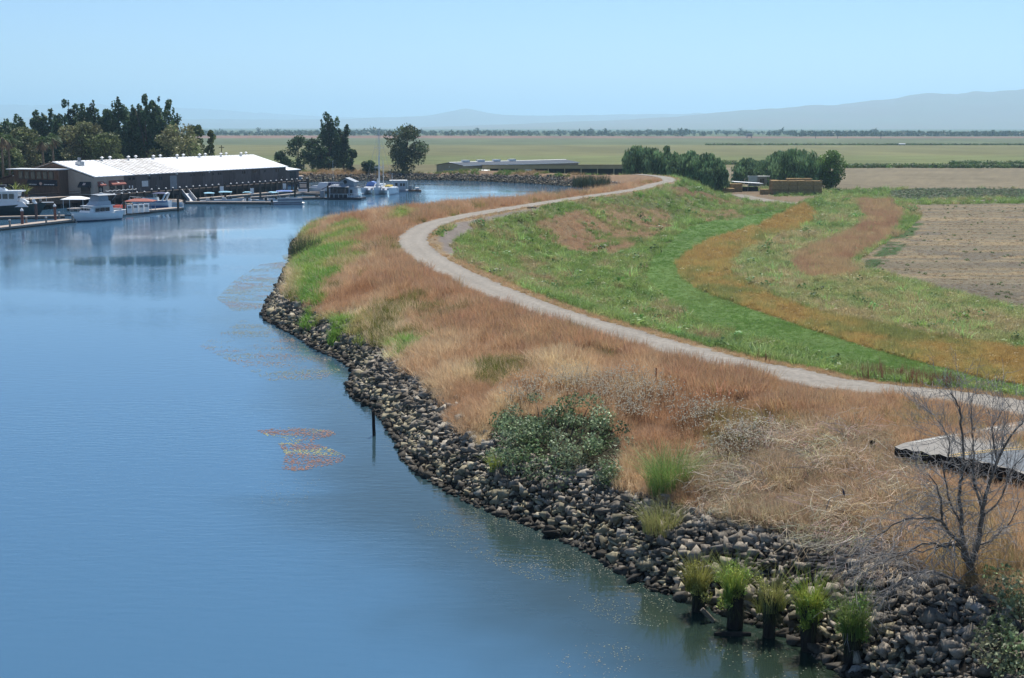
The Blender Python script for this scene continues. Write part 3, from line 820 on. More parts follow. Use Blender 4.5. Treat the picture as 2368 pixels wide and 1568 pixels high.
# ---- landward slope and meadow
P = cand(330000, -30, 200, 52, 400, 6, power=1.45)
dLp, sLp = lookup(P, gL), lookup(P, gS)
ok = (sLp > 0.2) & (dLp > 1.58)
zid = np.zeros(len(P), int); PJ = jitp(P)
for k, zz in ((1, Z_STRIP), (2, Z_ORANGE), (3, Z_RED), (4, Z_FIELD), (5, Z_PATCH1), (5, Z_PATCH2), (5, Z_PATCH3), (6, Z_GRAVEL), (7, Z_MUD), (8, Z_YARD), (9, Z_GREYB), (10, Z_TAN)):
    P_j = PJ
    mm = inpoly(P if k in (1, 2, 4) else P_j, zz)
    if k == 5: mm &= fbm(P[:, 0]*0.22+11, P[:, 1]*0.13, 4) + rg.normal(0, 0.06, len(P)) > 0.44
    if k == 3: mm &= rg.random(len(P)) < 0.88
    zid[mm] = k
verge = (dLp < 3.0+1.2*(fbm(P[:, 0]*0.12, P[:, 1]*0.12, 4)-0.5)+rg.normal(0, 0.25, len(P)))
zid[verge & (zid == 0)] = 11
n1 = fbm(P[:, 0]*0.10+1, P[:, 1]*0.05+8, 4); n2 = fbm(P[:, 0]*0.45+70, P[:, 1]*0.25, 3); mixn = np.clip(0.6*n1+0.4*n2+rg.normal(0, 0.04, len(P)), 0, 1)
sz = (0.6+0.6*rg.random(len(P)))*np.clip((P[:, 1]/95)**0.45, 0.85, 1.7)*(0.6+0.8*n2)
u = rg.random(len(P))
def sub(k, p): return ok & (zid == k) & (u < p)
# green slope
m = sub(0, 0.55)
tint = pickcol(P[m], [(0.30, (0.16, 0.26, 0.07)), (0.46, (0.25, 0.38, 0.10)), (0.55, (0.33, 0.42, 0.13)), (0.61, (0.40, 0.37, 0.17)), (0.68, (0.48, 0.35, 0.20))], mixn[m])*(1+rg.normal(0, 0.16, (m.sum(), 1)))
fl = inpoly(PJ[m], Z_MIX)[:, None]*1.0
lt = pickcol(P[m], [(0.3, (0.22, 0.34, 0.10)), (0.45, (0.34, 0.42, 0.15)), (0.55, (0.46, 0.46, 0.20)), (0.65, (0.52, 0.42, 0.22))], mixn[m])*(1+rg.normal(0, 0.15, (m.sum(), 1)))
tint = tint*(1-fl)+lt*fl
h = rg.random(m.sum()) < 0.55; Pm = P[m]; sm = sz[m]
scatter("meadow_grass", 'lush', Pm[h], tint[h], sm[h]*0.95, "green grass on the landward slope of the levee", "grass")
scatter("meadow_weeds", 'weed', Pm[~h][::2], tint[~h][::2]*0.85, sm[~h][::2]*1.0, "leafy green weeds on the landward slope", "weeds")
scatter("meadow_fine_grass", 'fine', Pm[~h][1::2], tint[~h][1::2]*0.7+np.array((0.30, 0.20, 0.10))*0.3, sm[~h][1::2], "thin seeding grass among the green weeds", "grass")
# taller single weeds standing out of the slope
mt = ok & ((zid == 0) | (zid == 5)) & (rg.random(len(P)) < 0.005)
scatter("tall_weeds", 'weed', P[mt], jit((0.15, 0.26, 0.08), mt.sum(), rg, 0.3), sz[mt]*1.7, "single darker weeds standing out of the levee slope", "weeds")
mt = ok & (zid == 0) & (rg.random(len(P)) < 0.02) & (fbm(P[:, 0]*0.2+60, P[:, 1]*0.12, 3) > 0.5)
scatter("bright_grass_clumps", 'lush', P[mt], jit((0.36, 0.50, 0.17), mt.sum(), rg, 0.2), sz[mt]*1.5, "pale shining grass clumps on the levee slope", "grass")
# short green strip
m = sub(1, 0.95) & (u < 0.8)
scatter("mown_strip_grass", 'short', P[m], pickcol(P[m], [(0.3, (0.17, 0.30, 0.07)), (0.6, (0.22, 0.35, 0.09)), (0.8, (0.30, 0.38, 0.13))], n1[m])*(1+rg.normal(0, 0.06, (m.sum(), 1))), sz[m]*0.65, "short bright green grass in the hollow", "grass")
# orange weeds
m = sub(2, 0.8)
tint = pickcol(P[m], [(0.3, (0.46, 0.30, 0.10)), (0.50, (0.57, 0.40, 0.15)), (0.60, (0.54, 0.43, 0.16)), (0.70, (0.32, 0.34, 0.12))], mixn[m])*(1+rg.normal(0, 0.16, (m.sum(), 1)))
Pm, sm = P[m], sz[m]
scatter("orange_weeds", 'weed', Pm[::4], tint[::4]*0.85, sm[::4]*0.8, "orange turning weeds along the mown hollow", "weeds")
ko = np.arange(len(Pm)) % 4 != 0
scatter("orange_grass", 'fine', Pm[ko], tint[ko], sm[ko]*0.9, "orange brown grass along the mown hollow", "grass")
# beyond the orange band and the slope beside the field use mixed green-tan: part of zone 0 farther than 20 m from the road
# red grass
m = sub(3, 1.0)
scatter("red_grass", 'fine', P[m], pickcol(P[m], [(0.3, (0.46, 0.28, 0.17)), (0.5, (0.53, 0.35, 0.21)), (0.7, (0.54, 0.41, 0.22))], mixn[m])*(1+rg.normal(0, 0.12, (m.sum(), 1))), sz[m]*1.15, "reddish seeding grass beside the stubble field", "grass")
# dry patches
m = sub(5, 0.85)
scatter("dry_slope_grass", 'fine', P[m], pickcol(P[m], [(0.3, (0.50, 0.31, 0.19)), (0.46, (0.57, 0.39, 0.25)), (0.54, (0.55, 0.42, 0.23)), (0.6, (0.24, 0.31, 0.10))], mixn[m])*(1+rg.normal(0, 0.15, (m.sum(), 1))), sz[m]*0.7, "dry pinkish grass patches on the green slope", "grass")
# verge
m = sub(11, 0.9)
scatter("verge_grass", 'dry', P[m], jit((0.56, 0.39, 0.21), m.sum(), rg), sz[m]*0.4, "short straw coloured grass along the road edge", "grass")
# field weeds and stubble
m = sub(4, 0.02) & (fbm(P[:, 0]*0.15, P[:, 1]*0.08+33, 3) > 0.52); scatter("field_weeds", 'weed', P[m], jit((0.09, 0.17, 0.04), m.sum(), rg), sz[m]*0.55, "small green weeds in the stubble field", "weeds")
m = sub(4, 0.5); scatter("stubble", 'short', P[m], jit((0.34, 0.25, 0.16), m.sum(), rg, 0.25), sz[m]*0.45, "cut stubble in the ploughed field", "stubble")
m = sub(9, 1.0); scatter("grey_scrub", 'weed', P[m], jit((0.13, 0.17, 0.09), m.sum(), rg, 0.3), sz[m]*0.6, "grey green scrub behind the dirt track", "scrub")
m = sub(10, 0.06); scatter("tan_field_weeds", 'weed', P[m], jit((0.10, 0.13, 0.05), m.sum(), rg), sz[m]*0.5, "scattered weeds in the tan field", "weeds")
m = sub(8, 0.08); scatter("yard_straw", 'short', P[m], jit((0.55, 0.38, 0.17), m.sum(), rg), sz[m]*0.6, "spilled straw in the hay yard", "straw")
# dark stalks
Ps = []
for (a, b_, n_) in (((1690, 838), (1820, 856), 70), ((1990, 872), (2220, 898), 110), ((1170, 750), (1200, 748), 10), ((1310, 765), (1340, 768), 10)):
    for k in range(n_):
        t = rg.random(); Ps.append(ray_land(lerp(a[0], b_[0], t), lerp(a[1], b_[1], t)+rg.normal(0, 5)))
Ps = np.array(Ps); Ps = Ps[lookup(Ps, gL) > 1.9]
scatter("dead_dock_stalks", 'stalk', Ps, jit((0.22, 0.12, 0.07), len(Ps), rg), 0.8+0.5*rg.random(len(Ps)), "dark brown dead stalks along the road", "stalks")
# far bank green
P = cand(60000, -110, 40, 390, 460, 8); okf = (lookup(P, gS) < 0) & (lookup(P, gW) > 2.6+3*(fbm(P[:, 0]*0.1+3, P[:, 1]*0.1, 3)-.3)) & (fbm(P[:, 0]*0.08, P[:, 1]*0.08, 3) > 0.42)
Pm = P[okf]; Pm = Pm[rg.random(len(Pm)) < 0.6]
scatter("far_bank_grass", 'lush', Pm, pickcol(Pm, [(0.3, (0.10, 0.20, 0.04)), (0.5, (0.20, 0.22, 0.06)), (0.6, (0.36, 0.25, 0.12))], fbm(Pm[:, 0]*0.1+7, Pm[:, 1]*0.1, 3)), 1.1+0.7*rg.random(len(Pm)), "green and straw grass on top of the far bank", "grass")
# dry growth on the far road shoulder
# hedge rows across the plain
def hrow(x0, x1, n, y, a, sd):
    x = rg.uniform(x0, x1, n); w = fbm(x*0.03+sd*9, x*0.0+sd, 3); x = x[w > 0.36]; w = w[w > 0.36]
    return np.column_stack([x, y+a*2*(w-0.5)+rg.normal(0, 3, len(x))])
Ph = np.concatenate([hrow(60, 330, 1300, 592, 7, 1), hrow(60, 350, 1200, 645, 10, 2), np.column_stack([rg.uniform(180, 640, 1300), 1318+rg.normal(0, 4, 1300)])])
scatter("field_hedge_rows", 'weed', Ph, jit((0.09, 0.14, 0.035), len(Ph), rg, 0.3), 3.2+2*rg.random(len(Ph)), "green hedge lines crossing the plain", "hedge")
# ---------------------------------------------------------------- hills far behind, and the air between
m_hill = pmat("hill_mat", (0.27, 0.20, 0.12), 0.95, 0.35, 0.0012, col2=(0.16, 0.15, 0.08), spec=0.05)
def ridge(name, prof, Y, depth, label, seed):
    vx = np.linspace(-1400, 3900, 420); py = np.interp(vx, [p[0] for p in prof], [p[1] for p in prof])
    nd = 26; V = []
    X = (vx-CX)/F*Y
    top = np.array([at_y(CX, p, Y)[2] for p in py])
    for j in range(nd):
        t = j/(nd-1); y = Y + (t-0.62)*depth
        sh = np.where(t < 0.62, (t/0.62)**1.2, np.maximum(0, 1-(t-0.62)/0.38*0.8))
        r = fbm(X*0.0011+seed, np.full_like(X, y*0.0011), 4)-0.5
        r2 = fbm(X*0.004+seed, np.full_like(X, y*0.0035), 4)-0.5
        h = (top+1)*sh*(1 + (0.9*r+0.4*r2)*(1-sh*0.85)) + 0.13*(top+1)*r2*sh
        V.append(np.column_stack([X*(y/Y), np.full_like(X, y), h-3]))
    V = np.concatenate(V); n = len(vx); ii = np.arange(nd*n).reshape(nd, n)
    q = np.stack([ii[:-1, :-1].ravel(), ii[:-1, 1:].ravel(), ii[1:, 1:].ravel(), ii[1:, :-1].ravel()], 1)
    o = link(mesh_np(name, V, q, m_hill, smooth=True), name); tag(o, label, "hills", kind="structure")
ridge("near_hills", [(-1400,300),(900,296),(1200,286),(1450,276),(1600,266),(1700,256),(1760,250),(1800,248),(1850,241),(1905,242),(1990,233),(2050,229),(2100,219),(2145,215),(2200,217),(2262,212),(2367,208),(2700,212),(3900,240)], 13000, 5000, "hazy brown hills on the right skyline", 3)
ridge("middle_hills", [(-1400,262),(300,272),(600,276),(800,274),(900,271),(1000,266),(1040,258),(1075,251),(1110,257),(1160,265),(1220,267),(1350,265),(1480,263),(1600,262),(1750,266),(2000,268),(3900,270)], 19000, 5000, "pale domed hills in the middle distance", 11)
ridge("far_hills", [(-1400,246),(-200,244),(0,242),(180,240),(400,248),(520,255),(640,262),(760,268),(900,274),(1300,280),(3900,280)], 27000, 6000, "faintest far mountains over the marina", 19)

m_haze, N, Lk, out = new_mat("haze_mat")
pv = N.new("ShaderNodeVolumePrincipled"); pv.inputs["Color"].default_value = (0.54, 0.80, 1.0, 1); pv.inputs["Density"].default_value = 9.2e-5
pv.inputs["Anisotropy"].default_value = 0.5
Lk.new(pv.outputs[0], out.inputs["Volume"])
haze = MB().box(-32000, 32000, -300, 41000, -6, 700).build("haze", m_haze)
tag(haze, "thin blue summer haze over the plain", "haze", kind="stuff")
# ---------------------------------------------------------------- trees
m_leaf = leaf_mat("leaf_mat", trans=0.25, rough=0.55, spec=0.25)
m_bark = pmat("bark_mat", (0.12, 0.09, 0.065), 0.95, 0.35, 3, 0.03, stretch=(1, 1, 0.25), spec=0.1)
m_palmbark = pmat("palm_bark_mat", (0.20, 0.15, 0.10), 0.95, 0.3, 4, 0.03, spec=0.1)

def leaf_cloud(clumps, n, size, tint, rg, hang=0.0, shell=0.55, var=0.25, tint2=None):
    """clumps: (x,y,z,rx,ry,rz); returns quads spread through the clumps"""
    C = np.array(clumps, float); wgt = (C[:, 3]*C[:, 4]+C[:, 3]*C[:, 5]+C[:, 4]*C[:, 5]); wgt /= wgt.sum()
    k = rg.choice(len(C), n, p=wgt)
    d = rg.normal(0, 1, (n, 3)); d /= np.linalg.norm(d, axis=1)[:, None]
    r = shell + (1.06-shell)*rg.random(n)**0.6
    c = C[k, :3] + d*r[:, None]*C[k, 3:]
    u = rg.normal(0, 1, (n, 3)); u[:, 2] *= (1-hang); u[:, :2] *= (1-0.75*hang); u[:, 2] -= 2.2*hang; u /= np.linalg.norm(u, axis=1)[:, None]
    q = d*0.6 + rg.normal(0, 0.6, (n, 3)); v = np.cross(u, q); v /= np.linalg.norm(v, axis=1)[:, None]+1e-9
    s = size*(0.55+0.9*rg.random(n))[:, None]; asp = 0.36-0.2*hang
    V = np.stack([c-u*s*0.5, c+v*s*asp+u*s*0.05, c+u*s*0.55, c-v*s*asp+u*s*0.05], 1).reshape(-1, 3)
    tk = np.clip(1+rg.normal(0, var, n), 0.35, 2.0)[:, None]*np.clip(1+rg.normal(0, 0.24, len(C)), 0.5, 1.7)[k][:, None]
    base = np.repeat(np.array(tint)[None], n, 0)
    if tint2 is not None:
        mixk = np.clip(rg.normal(0.4, 0.35, len(C)), 0, 1)[k][:, None]; base = base*(1-mixk)+np.array(tint2)[None]*mixk
    return V, np.arange(n*4).reshape(-1, 4), np.repeat(base*tk, 4, axis=0)

def limbs(h, r, tops, rg, lean=0.0, split=0.35):
    mb = MB(); 
    sx, sy = rg.normal(0, 0.15, 2)
    fork = Vector((sx*0.6, sy*0.6, h*split))
    mb.tube([(0, 0, -0.4), (sx*0.3, sy*0.3, h*split*0.5), fork], [r*1.25, r, r*0.8], 7)
    for t in tops:
        t = Vector(t); mid = fork.lerp(t, 0.5) + Vector((rg.normal(0, .2), rg.normal(0, .2), 0.08*h*0.3))
        mb.tube([fork, mid, t], [r*0.6, r*0.35, r*0.08], 5)
    return mb

def tree(name, vx, vtop, wv, Y, kind, label, tint, tint2=None, base=None, n=None, group=None, seed=0, size=None, cat="tree", open_=False, lowfrac=None):
    rg = np.random.default_rng(seed+int(vx)); X = (vx-CX)/F*Y
    X = at_y(vx, 400, Y)[0]
    z0 = lz(X, Y) if base is None else base
    top = at_y(vx, vtop, Y)[2]; h = top - z0; w = wv/F*Y; R = w/2
    root = thing(name, label, cat, (X, Y, z0), 0, group)
    cl = []; hang = 0.0; shell = 0.5
    if kind == 'poplar':
        low = 0.12 if lowfrac is None else lowfrac
        m = 26 if h > 12 else 16
        nsp = max(2, int(round(w/2.2)))
        for s in range(nsp):
            ox = (s-(nsp-1)/2)/max(1, nsp-1)*w*0.62 if nsp > 1 else 0; oy = rg.normal(0, R*0.35)
            hs = h*(1.0 if s == nsp//2 else rg.uniform(0.80, 0.97)); ww = w/nsp*0.85
            for k in range(m//nsp+6):
                t = low+(1-low)*(k+rg.random()*0.6)/(m//nsp+6); t = min(t, 0.985)
                rr = ww*(0.55+0.75*(1-t)**0.5)*rg.uniform(0.7, 1.05)
                cl.append((ox*(1-0.25*t)+rg.normal(0, ww*0.28), oy*(1-0.3*t)+rg.normal(0, ww*0.28), hs*t-rr*0.4, rr*0.62, rr*0.62, rr*rg.uniform(0.9, 1.35)))
            cl.append((ox, oy, hs-ww*0.45, ww*0.16, ww*0.16, ww*0.5))
        n = n or int(2600+w*h*42); size = size or 0.62
    elif kind in ('round', 'bush', 'open'):
        low = {'round': 0.25, 'bush': 0.02, 'open': 0.15}[kind] if lowfrac is None else lowfrac
        m = {'round': 26, 'bush': 16, 'open': 30}[kind]
        for k in range(m):
            a = rg.random()*6.283; t = low+(1-low)*rg.random()**0.8
            env = math.sin(math.pi*min(0.98, 0.12+0.88*((t-low)/(1-low))*0.92))**0.55
            rr = R*rg.uniform(0.26, 0.44)*(0.85 if kind == 'open' else 1); q = max(0, R*env-rr*0.7)*math.sqrt(rg.random())
            cl.append((math.cos(a)*q, math.sin(a)*q, min(z_ := h*t, h-rr*0.75), rr, rr, rr*rg.uniform(0.65, 1.0)))
        cl.append((rg.normal(0, R*.15), 0, h-R*0.25, R*0.3, R*0.3, R*0.26))
        n = n or int(900+w*h*30); size = size or 0.5
    elif kind == 'willow':
        m = 26
        for k in range(m):
            a = rg.random()*6.283; q = R*0.8*math.sqrt(rg.random()); dome = h*(1-0.42*(q/R)**2)*rg.uniform(0.80, 1.04)
            rr = R*rg.uniform(0.15, 0.27)
            cl.append((math.cos(a)*q, math.sin(a)*q, dome-rr*0.9, rr, rr, rr*0.75))
            L_ = dome*rg.uniform(0.45, 0.8)
            for j in range(3):
                cl.append((math.cos(a)*q*1.08+rg.normal(0, rr*0.3), math.sin(a)*q*1.08+rg.normal(0, rr*0.3), dome-rr-L_*(j+0.7)/3.2, rr*0.72, rr*0.72, L_*0.24))
        hang = 0.8; shell = 0.6; n = n or int(2500+w*h*34); size = size or 0.95
    V, Fq, Cc = leaf_cloud(cl, n, size, tint, rg, hang, shell, 0.28, tint2)
    V[:, 2] = np.maximum(V[:, 2], 0.02)
    tops = [(c[0]*0.8, c[1]*0.8, c[2]) for c in (cl[:9] if kind != 'poplar' else cl[3::max(1, len(cl)//7)])]
    limbs(h, max(0.12, 0.024*h), tops, rg, split=0.12 if kind in ('bush', 'willow') else 0.22).build("trunk", m_bark, root, smooth=True)
    link(mesh_np("crown", V, Fq, m_leaf, Cc), "crown", root)
    return root

DK = (0.058, 0.105, 0.045); DK2 = (0.095, 0.145, 0.06); OL = (0.16, 0.19, 0.07); OL2 = (0.23, 0.21, 0.10); WI = (0.13, 0.21, 0.09); WI2 = (0.22, 0.31, 0.15)
G = "trees behind the warehouse"
for k, (vx, vt, wv, Y, lab) in enumerate([
    (5, 290, 34, 345, "short dark tree at the left edge of the picture behind the palms"),
    (38, 264, 40, 372, "dark spiky tree second from the left edge above the restaurant"),
    (84, 256, 44, 378, "dark tree with a thin pointed tip left of the tall pair"),
    (122, 250, 44, 374, "dark tree just left of the twin topped tree behind the restaurant"),
    (164, 230, 58, 366, "twin topped dark tree behind the round olive tree"),
    (224, 234, 56, 362, "broad dark tree alone between the twin topped tree and the gap of sky"),
    (277, 225, 52, 360, "tall dark tree right of the gap of sky"),
    (318, 241, 46, 366, "dark tree set back between the tallest tree and the gap"),
    (342, 218, 58, 358, "tallest dark tree behind the warehouse roof"),
    (382, 228, 50, 356, "dark rounded tip tree at the right end of the tall row")]):
    tree("poplar_tree", vx, vt, wv*1.65, Y, 'poplar', lab, DK, DK2, group=G, seed=k, lowfrac=0.05)
for k, (vx, vt, wv, Y, lab) in enumerate([
    (58, 296, 95, 336, "grey green drooping tree behind the left palms"),
    (190, 284, 120, 334, "large olive green tree in front of the tall dark row"),
    (250, 308, 80, 332, "small olive tree left of the tall pair above the roof"),
    (410, 292, 125, 345, "olive brown loose tree at the right end above the roof"),
    (455, 290, 62, 352, "green tree with a leaning top at the right end of the grove"),
    (490, 302, 30, 350, "narrow leaning tree nearest the open field"),
    (30, 345, 70, 318, "low bright shrub under the palms by the restaurant")]):
    tree("olive_tree", vx, vt, wv, Y, 'open' if k in (3, 4) else 'round', lab, OL if k != 4 else (0.08, 0.115, 0.04), OL2 if k in (0, 1, 3) else (0.11, 0.14, 0.045), group=G, seed=20+k, lowfrac=0.1)

for k, (vx, vt, wv, Y, lab) in enumerate([(22, 284, 90, 392, "low dark crown filling the row above the left palms"), (104, 274, 100, 394, "broad dark crown behind the thin pointed tip tree"), (196, 262, 105, 392, "wide dark crown behind the twin topped tree"),
    (250, 268, 80, 388, "dark crown closing the gap left of the tall pair"), (312, 256, 105, 386, "wide dark crown behind the tallest tree"), (366, 262, 80, 380, "dark crown behind the right end of the tall row")]):
    tree("poplar_tree", vx, vt, wv, Y, 'round', lab, DK, DK2, group=G, seed=140+k, lowfrac=0.05, n=3600, size=0.62)

def palm(vx, vy, Y, label, seed, hfrond=2.6, z0=None):
    rg = np.random.default_rng(seed); p = at_y(vx, vy, Y); z0 = lz(p[0], Y) if z0 is None else z0; h = p[2]-z0
    root = thing("palm_tree", label, "palm tree", (p[0], Y, z0), 0, "palms by the restaurant")
    MB().tube([(0, 0, -0.3), (0.1, 0, h*0.5), (0, 0, h)], [0.32, 0.24, 0.22], 8).build("trunk", m_palmbark, root, smooth=True)
    V, Fq, Cc = [], [], []
    for i in range(46):
        a = rg.random()*6.283; dead = i >= 28
        el = rg.uniform(-0.1, 1.3) if not dead else rg.uniform(-1.3, -0.2); ln = hfrond*rg.uniform(0.7, 1.0)*(0.75 if dead else 1)
        col_ = np.array((0.10, 0.16, 0.05) if not dead else (0.30, 0.21, 0.12))*rg.uniform(0.7, 1.25)
        dx, dy = math.cos(a), math.sin(a)
        # stiff fan: several pointed strips
        for j in range(6):
            aa = el + rg.normal(0, 0.22); b_ = a+rg.normal(0, 0.3)
            pts = [(math.cos(b_)*math.cos(aa)*ln*t, math.sin(b_)*math.cos(aa)*ln*t, h+math.sin(aa)*ln*t-0.45*ln*t*t) for t in (0.25, 0.65, 1.0)]
            w_ = 0.10; b0 = len(V)
            V += [(pts[0][0]-dy*w_*.5, pts[0][1]+dx*w_*.5, pts[0][2]), (pts[0][0]+dy*w_*.5, pts[0][1]-dx*w_*.5, pts[0][2]), (pts[1][0]+dy*w_, pts[1][1]-dx*w_, pts[1][2]), (pts[1][0]-dy*w_, pts[1][1]+dx*w_, pts[1][2]),
                  (pts[2][0]+dy*.02, pts[2][1]-dx*.02, pts[2][2]), (pts[2][0]-dy*.02, pts[2][1]+dx*.02, pts[2][2])]
            Fq += [(b0, b0+1, b0+2, b0+3), (b0+3, b0+2, b0+4, b0+5)]; Cc += [col_]*6
    link(mesh_np("fronds", np.array(V), np.array(Fq), m_leaf, np.array(Cc)), "fronds", root)
palm(2, 318, 300, "palm cut by the left edge of the picture", 1); palm(18, 324, 306, "thin tall palm near the left edge", 2)
palm(97, 328, 312, "tall palm left of the two by the restaurant", 3); palm(120, 320, 318, "right palm with brown skirt behind the restaurant roof", 4)

G = "trees on the far bank"
tree("poplar_tree", 762, 262, 50, 440, 'poplar', "tall pointed poplar on the far bank above the houseboat", (0.05, 0.09, 0.03), DK2, 3.2, group=G, seed=51, n=6500)
tree("poplar_tree", 795, 290, 28, 444, 'poplar', "slender shorter poplar right beside the tall one", (0.05, 0.09, 0.03), DK2, 3.2, group=G, seed=52, n=3800)
for k, (vx, vt, wv, lab) in enumerate([(655, 346, 50, "low green bush at the left end of the far bank grove"), (690, 316, 66, "rounded dark tree at the left of the far bank grove"), (722, 322, 60, "rounded dark tree next to the tall poplar"),
     (742, 336, 70, "dense dark bush at the foot of the tall poplar"), (812, 345, 34, "bush at the right foot of the slender poplar")]):
    tree("bank_tree", vx, vt, wv, 441-k*2, 'bush' if k in (0, 3, 4) else 'round', lab, (0.05, 0.09, 0.033), (0.07, 0.115, 0.04), 2.2, group=G, seed=60+k, lowfrac=0.0, n=2600)
tree("cottonwood_tree", 936, 291, 120, 440, 'open', "big loose cottonwood standing alone behind the trimaran", (0.06, 0.095, 0.035), (0.10, 0.115, 0.045), 2.0, group=G, seed=70, n=8500, lowfrac=0.02)
tree("bank_bush", 856, 372, 46, 431, 'bush', "dark bush leaning over the riprap behind the mast", (0.05, 0.09, 0.035), (0.09, 0.15, 0.04), 1.5, group=G, seed=72, cat="bush")

G = "willows around the farm"
for k, (vx, vt, wv, Y, lab) in enumerate([(1486, 335, 100, 402, "weeping willow at the end of the long shed"), (1532, 336, 80, 398, "weeping willow beside the end of the gravel road"), (1592, 350, 70, 378, "weeping willow in the middle of the farm row"),
     (1632, 352, 80, 374, "willow with a tall crest right of the road end"), (1655, 372, 50, 368, "low willow over the two stacked bales"), (1740, 363, 76, 428, "small willow behind the carport"), (1800, 346, 90, 402, "willow above the trailer"),
     (1852, 339, 120, 392, "largest willow behind the hay stack")]):
    tree("willow_tree", vx, vt, wv*1.28, Y, 'willow', lab, WI, WI2, base=-1.0 if k > 1 else 0.2, group=G, seed=80+k)
tree("walnut_tree", 1922, 350, 84, 388, 'round', "bright green leafy tree at the right end of the farm", (0.12, 0.21, 0.05), (0.16, 0.25, 0.06), -1.0, group=G, seed=95, lowfrac=0.12, n=4200)

# far wood on the plain: one mass
rg = np.random.default_rng(77); Vs, Cs = [], []
nT = 1500
yy = rg.uniform(2450, 3900, nT); xx = rg.uniform(-0.42, 0.30, nT)*yy
gapn = fbm(xx*0.003, yy*0.003, 3); hh = np.where(rg.random(nT) < 0.03, rg.uniform(11, 15, nT), rg.uniform(6, 9, nT))*(0.5+0.8*gapn)
xr = rg.uniform(0.20, 0.44, 500)*2600; yr = rg.uniform(2500, 2700, 500); xx = np.concatenate([xx, xr]); yy = np.concatenate([yy, yr]); hh = np.concatenate([hh, rg.uniform(6, 9, 500)])
for x, y, h in zip(xx, yy, hh):
    n = 26; d = rg.normal(0, 1, (n, 3)); d /= np.linalg.norm(d, axis=1)[:, None]
    c = np.array([x, y, -1+h*0.52]) + d*np.array([h*0.62, h*0.62, h*0.5])*(0.6+0.4*rg.random((n, 1)))
    u = rg.normal(0, 1, (n, 3)); v = rg.normal(0, 1, (n, 3)); s = h*0.20
    Vs.append(np.stack([c-u*s, c+v*s, c+u*s*0.6-v*s*0.5], 1).reshape(-1, 3)); Cs.append(np.repeat(np.array([[0.045, 0.075, 0.03]])*rg.uniform(0.7, 1.5, (n, 1)), 3, 0))
V = np.concatenate(Vs)
o = link(mesh_np("far_woods", V, np.arange(len(V)).reshape(-1, 3), m_leaf, np.concatenate(Cs)), "far_woods"); tag(o, "blue green line of woods at the edge of the plain", "woods", kind="stuff")

# ---------------------------------------------------------------- near bushes
def bush(name, poly_v, height, n, size, tint, tint2, label, seed, m=26, cat="bush", group=None, stems=True):
    rg = np.random.default_rng(seed); poly = wpoly(poly_v); A = np.array(poly); c0 = A.mean(0); z0 = lz(*c0)
    root = thing(name, label, cat, (c0[0], c0[1], z0), 0, group); cl = []
    lo, hi = A.min(0), A.max(0); t = 0
    while len(cl) < m and t < 4000:
        t += 1; p = lo+rg.random(2)*(hi-lo)
        if not inpoly(p[None], poly)[0]: continue
        r = rg.uniform(0.25, 0.75)*min(1.0, (hi-lo).min()*0.25); zz = lz(*p)-z0
        cl.append((p[0]-c0[0], p[1]-c0[1], zz+(0.1+0.85*rg.random()**1.5)*height, r, r, r*0.75))
    V, Fq, Cc = leaf_cloud(cl, n, size, tint, rg, 0, 0.45, 0.35, tint2)
    link(mesh_np("leaves", V, Fq, m_leaf, Cc), "leaves", root)
    mb = MB()
    for c in cl:
        mb.tube([(c[0]*0.7, c[1]*0.7, lz(c0[0]+c[0]*0.7, c0[1]+c[1]*0.7)-z0-0.1), (c[0]*0.85, c[1]*0.85, c[2]*0.7), (c[0], c[1], c[2])], [0.03, 0.02, 0.008], 4)
    mb.build("stems", m_bark, root)["kind"] = "stuff"
    return root
bush("blackberry_bush", [(1110,1052),(1150,975),(1260,960),(1400,970),(1450,1030),(1445,1120),(1385,1150),(1240,1130),(1130,1088)], 0.95, 11000, 0.11, (0.14, 0.21, 0.085), (0.28, 0.33, 0.20), "sprawling dark green blackberry bush above the riprap", 1, 85)
bush("blackberry_bush", [(2250,1400),(2300,1360),(2420,1330),(2420,1600),(2300,1600),(2270,1480)], 0.9, 3600, 0.11, (0.19, 0.26, 0.12), (0.32, 0.33, 0.2), "blackberry patch in the lower right corner by the stones", 2, 26)
def tussock(name, vx, vy, h, r, n, tint, tint2, label, seed, w=0.02, lean=0.8, segs=3, z=None, cat="grass clump", group=None):
    rg = np.random.default_rng(seed); p = ray_land(vx, vy); z0 = lz(*p) if z is None else z
    V, Fq = blades(n, h, r, lean, w, seed, 0.6, segs)
    tk = rg.random(n); cc = np.array(tint)[None]*(1-tk[:, None])+np.array(tint2)[None]*tk[:, None]; cc = cc*(1+rg.normal(0, 0.15, (n, 1)))
    o = link(mesh_np(name, V, Fq, m_leaf, np.clip(np.repeat(cc, 2*(segs+1), 0), 0.005, 0.9)), name, None, (p[0], p[1], z0-0.05))
    return tag(o, label, cat, group)
tussock("grass_clump", 1545, 1140, 1.9, 0.75, 900, (0.15, 0.30, 0.07), (0.30, 0.36, 0.12), "tall feathery bright green clump right of the blackberry bush", 3)
tussock("grass_clump", 1530, 1232, 1.2, 0.7, 500, (0.30, 0.33, 0.10), (0.42, 0.38, 0.17), "olive yellow clump below the feathery green one", 4)
tussock("grass_clump", 1725, 1030, 0.6, 0.7, 260, (0.18, 0.32, 0.06), (0.3, 0.36, 0.1), "small bright green clump among the dried flowers", 5, 0.03)
tussock("grass_clump", 1148, 1095, 0.9, 0.3, 160, (0.30, 0.40, 0.06), (0.4, 0.42, 0.1), "small yellow green clump in front of the blackberry bush", 6, 0.03)
tussock("tule_clump", 704, 592, 3.8, 1.5, 620, (0.045, 0.075, 0.04), (0.10, 0.12, 0.06), "dark upright tules standing at the water's edge", 7, 0.06, 0.25, 2, z=0.0)
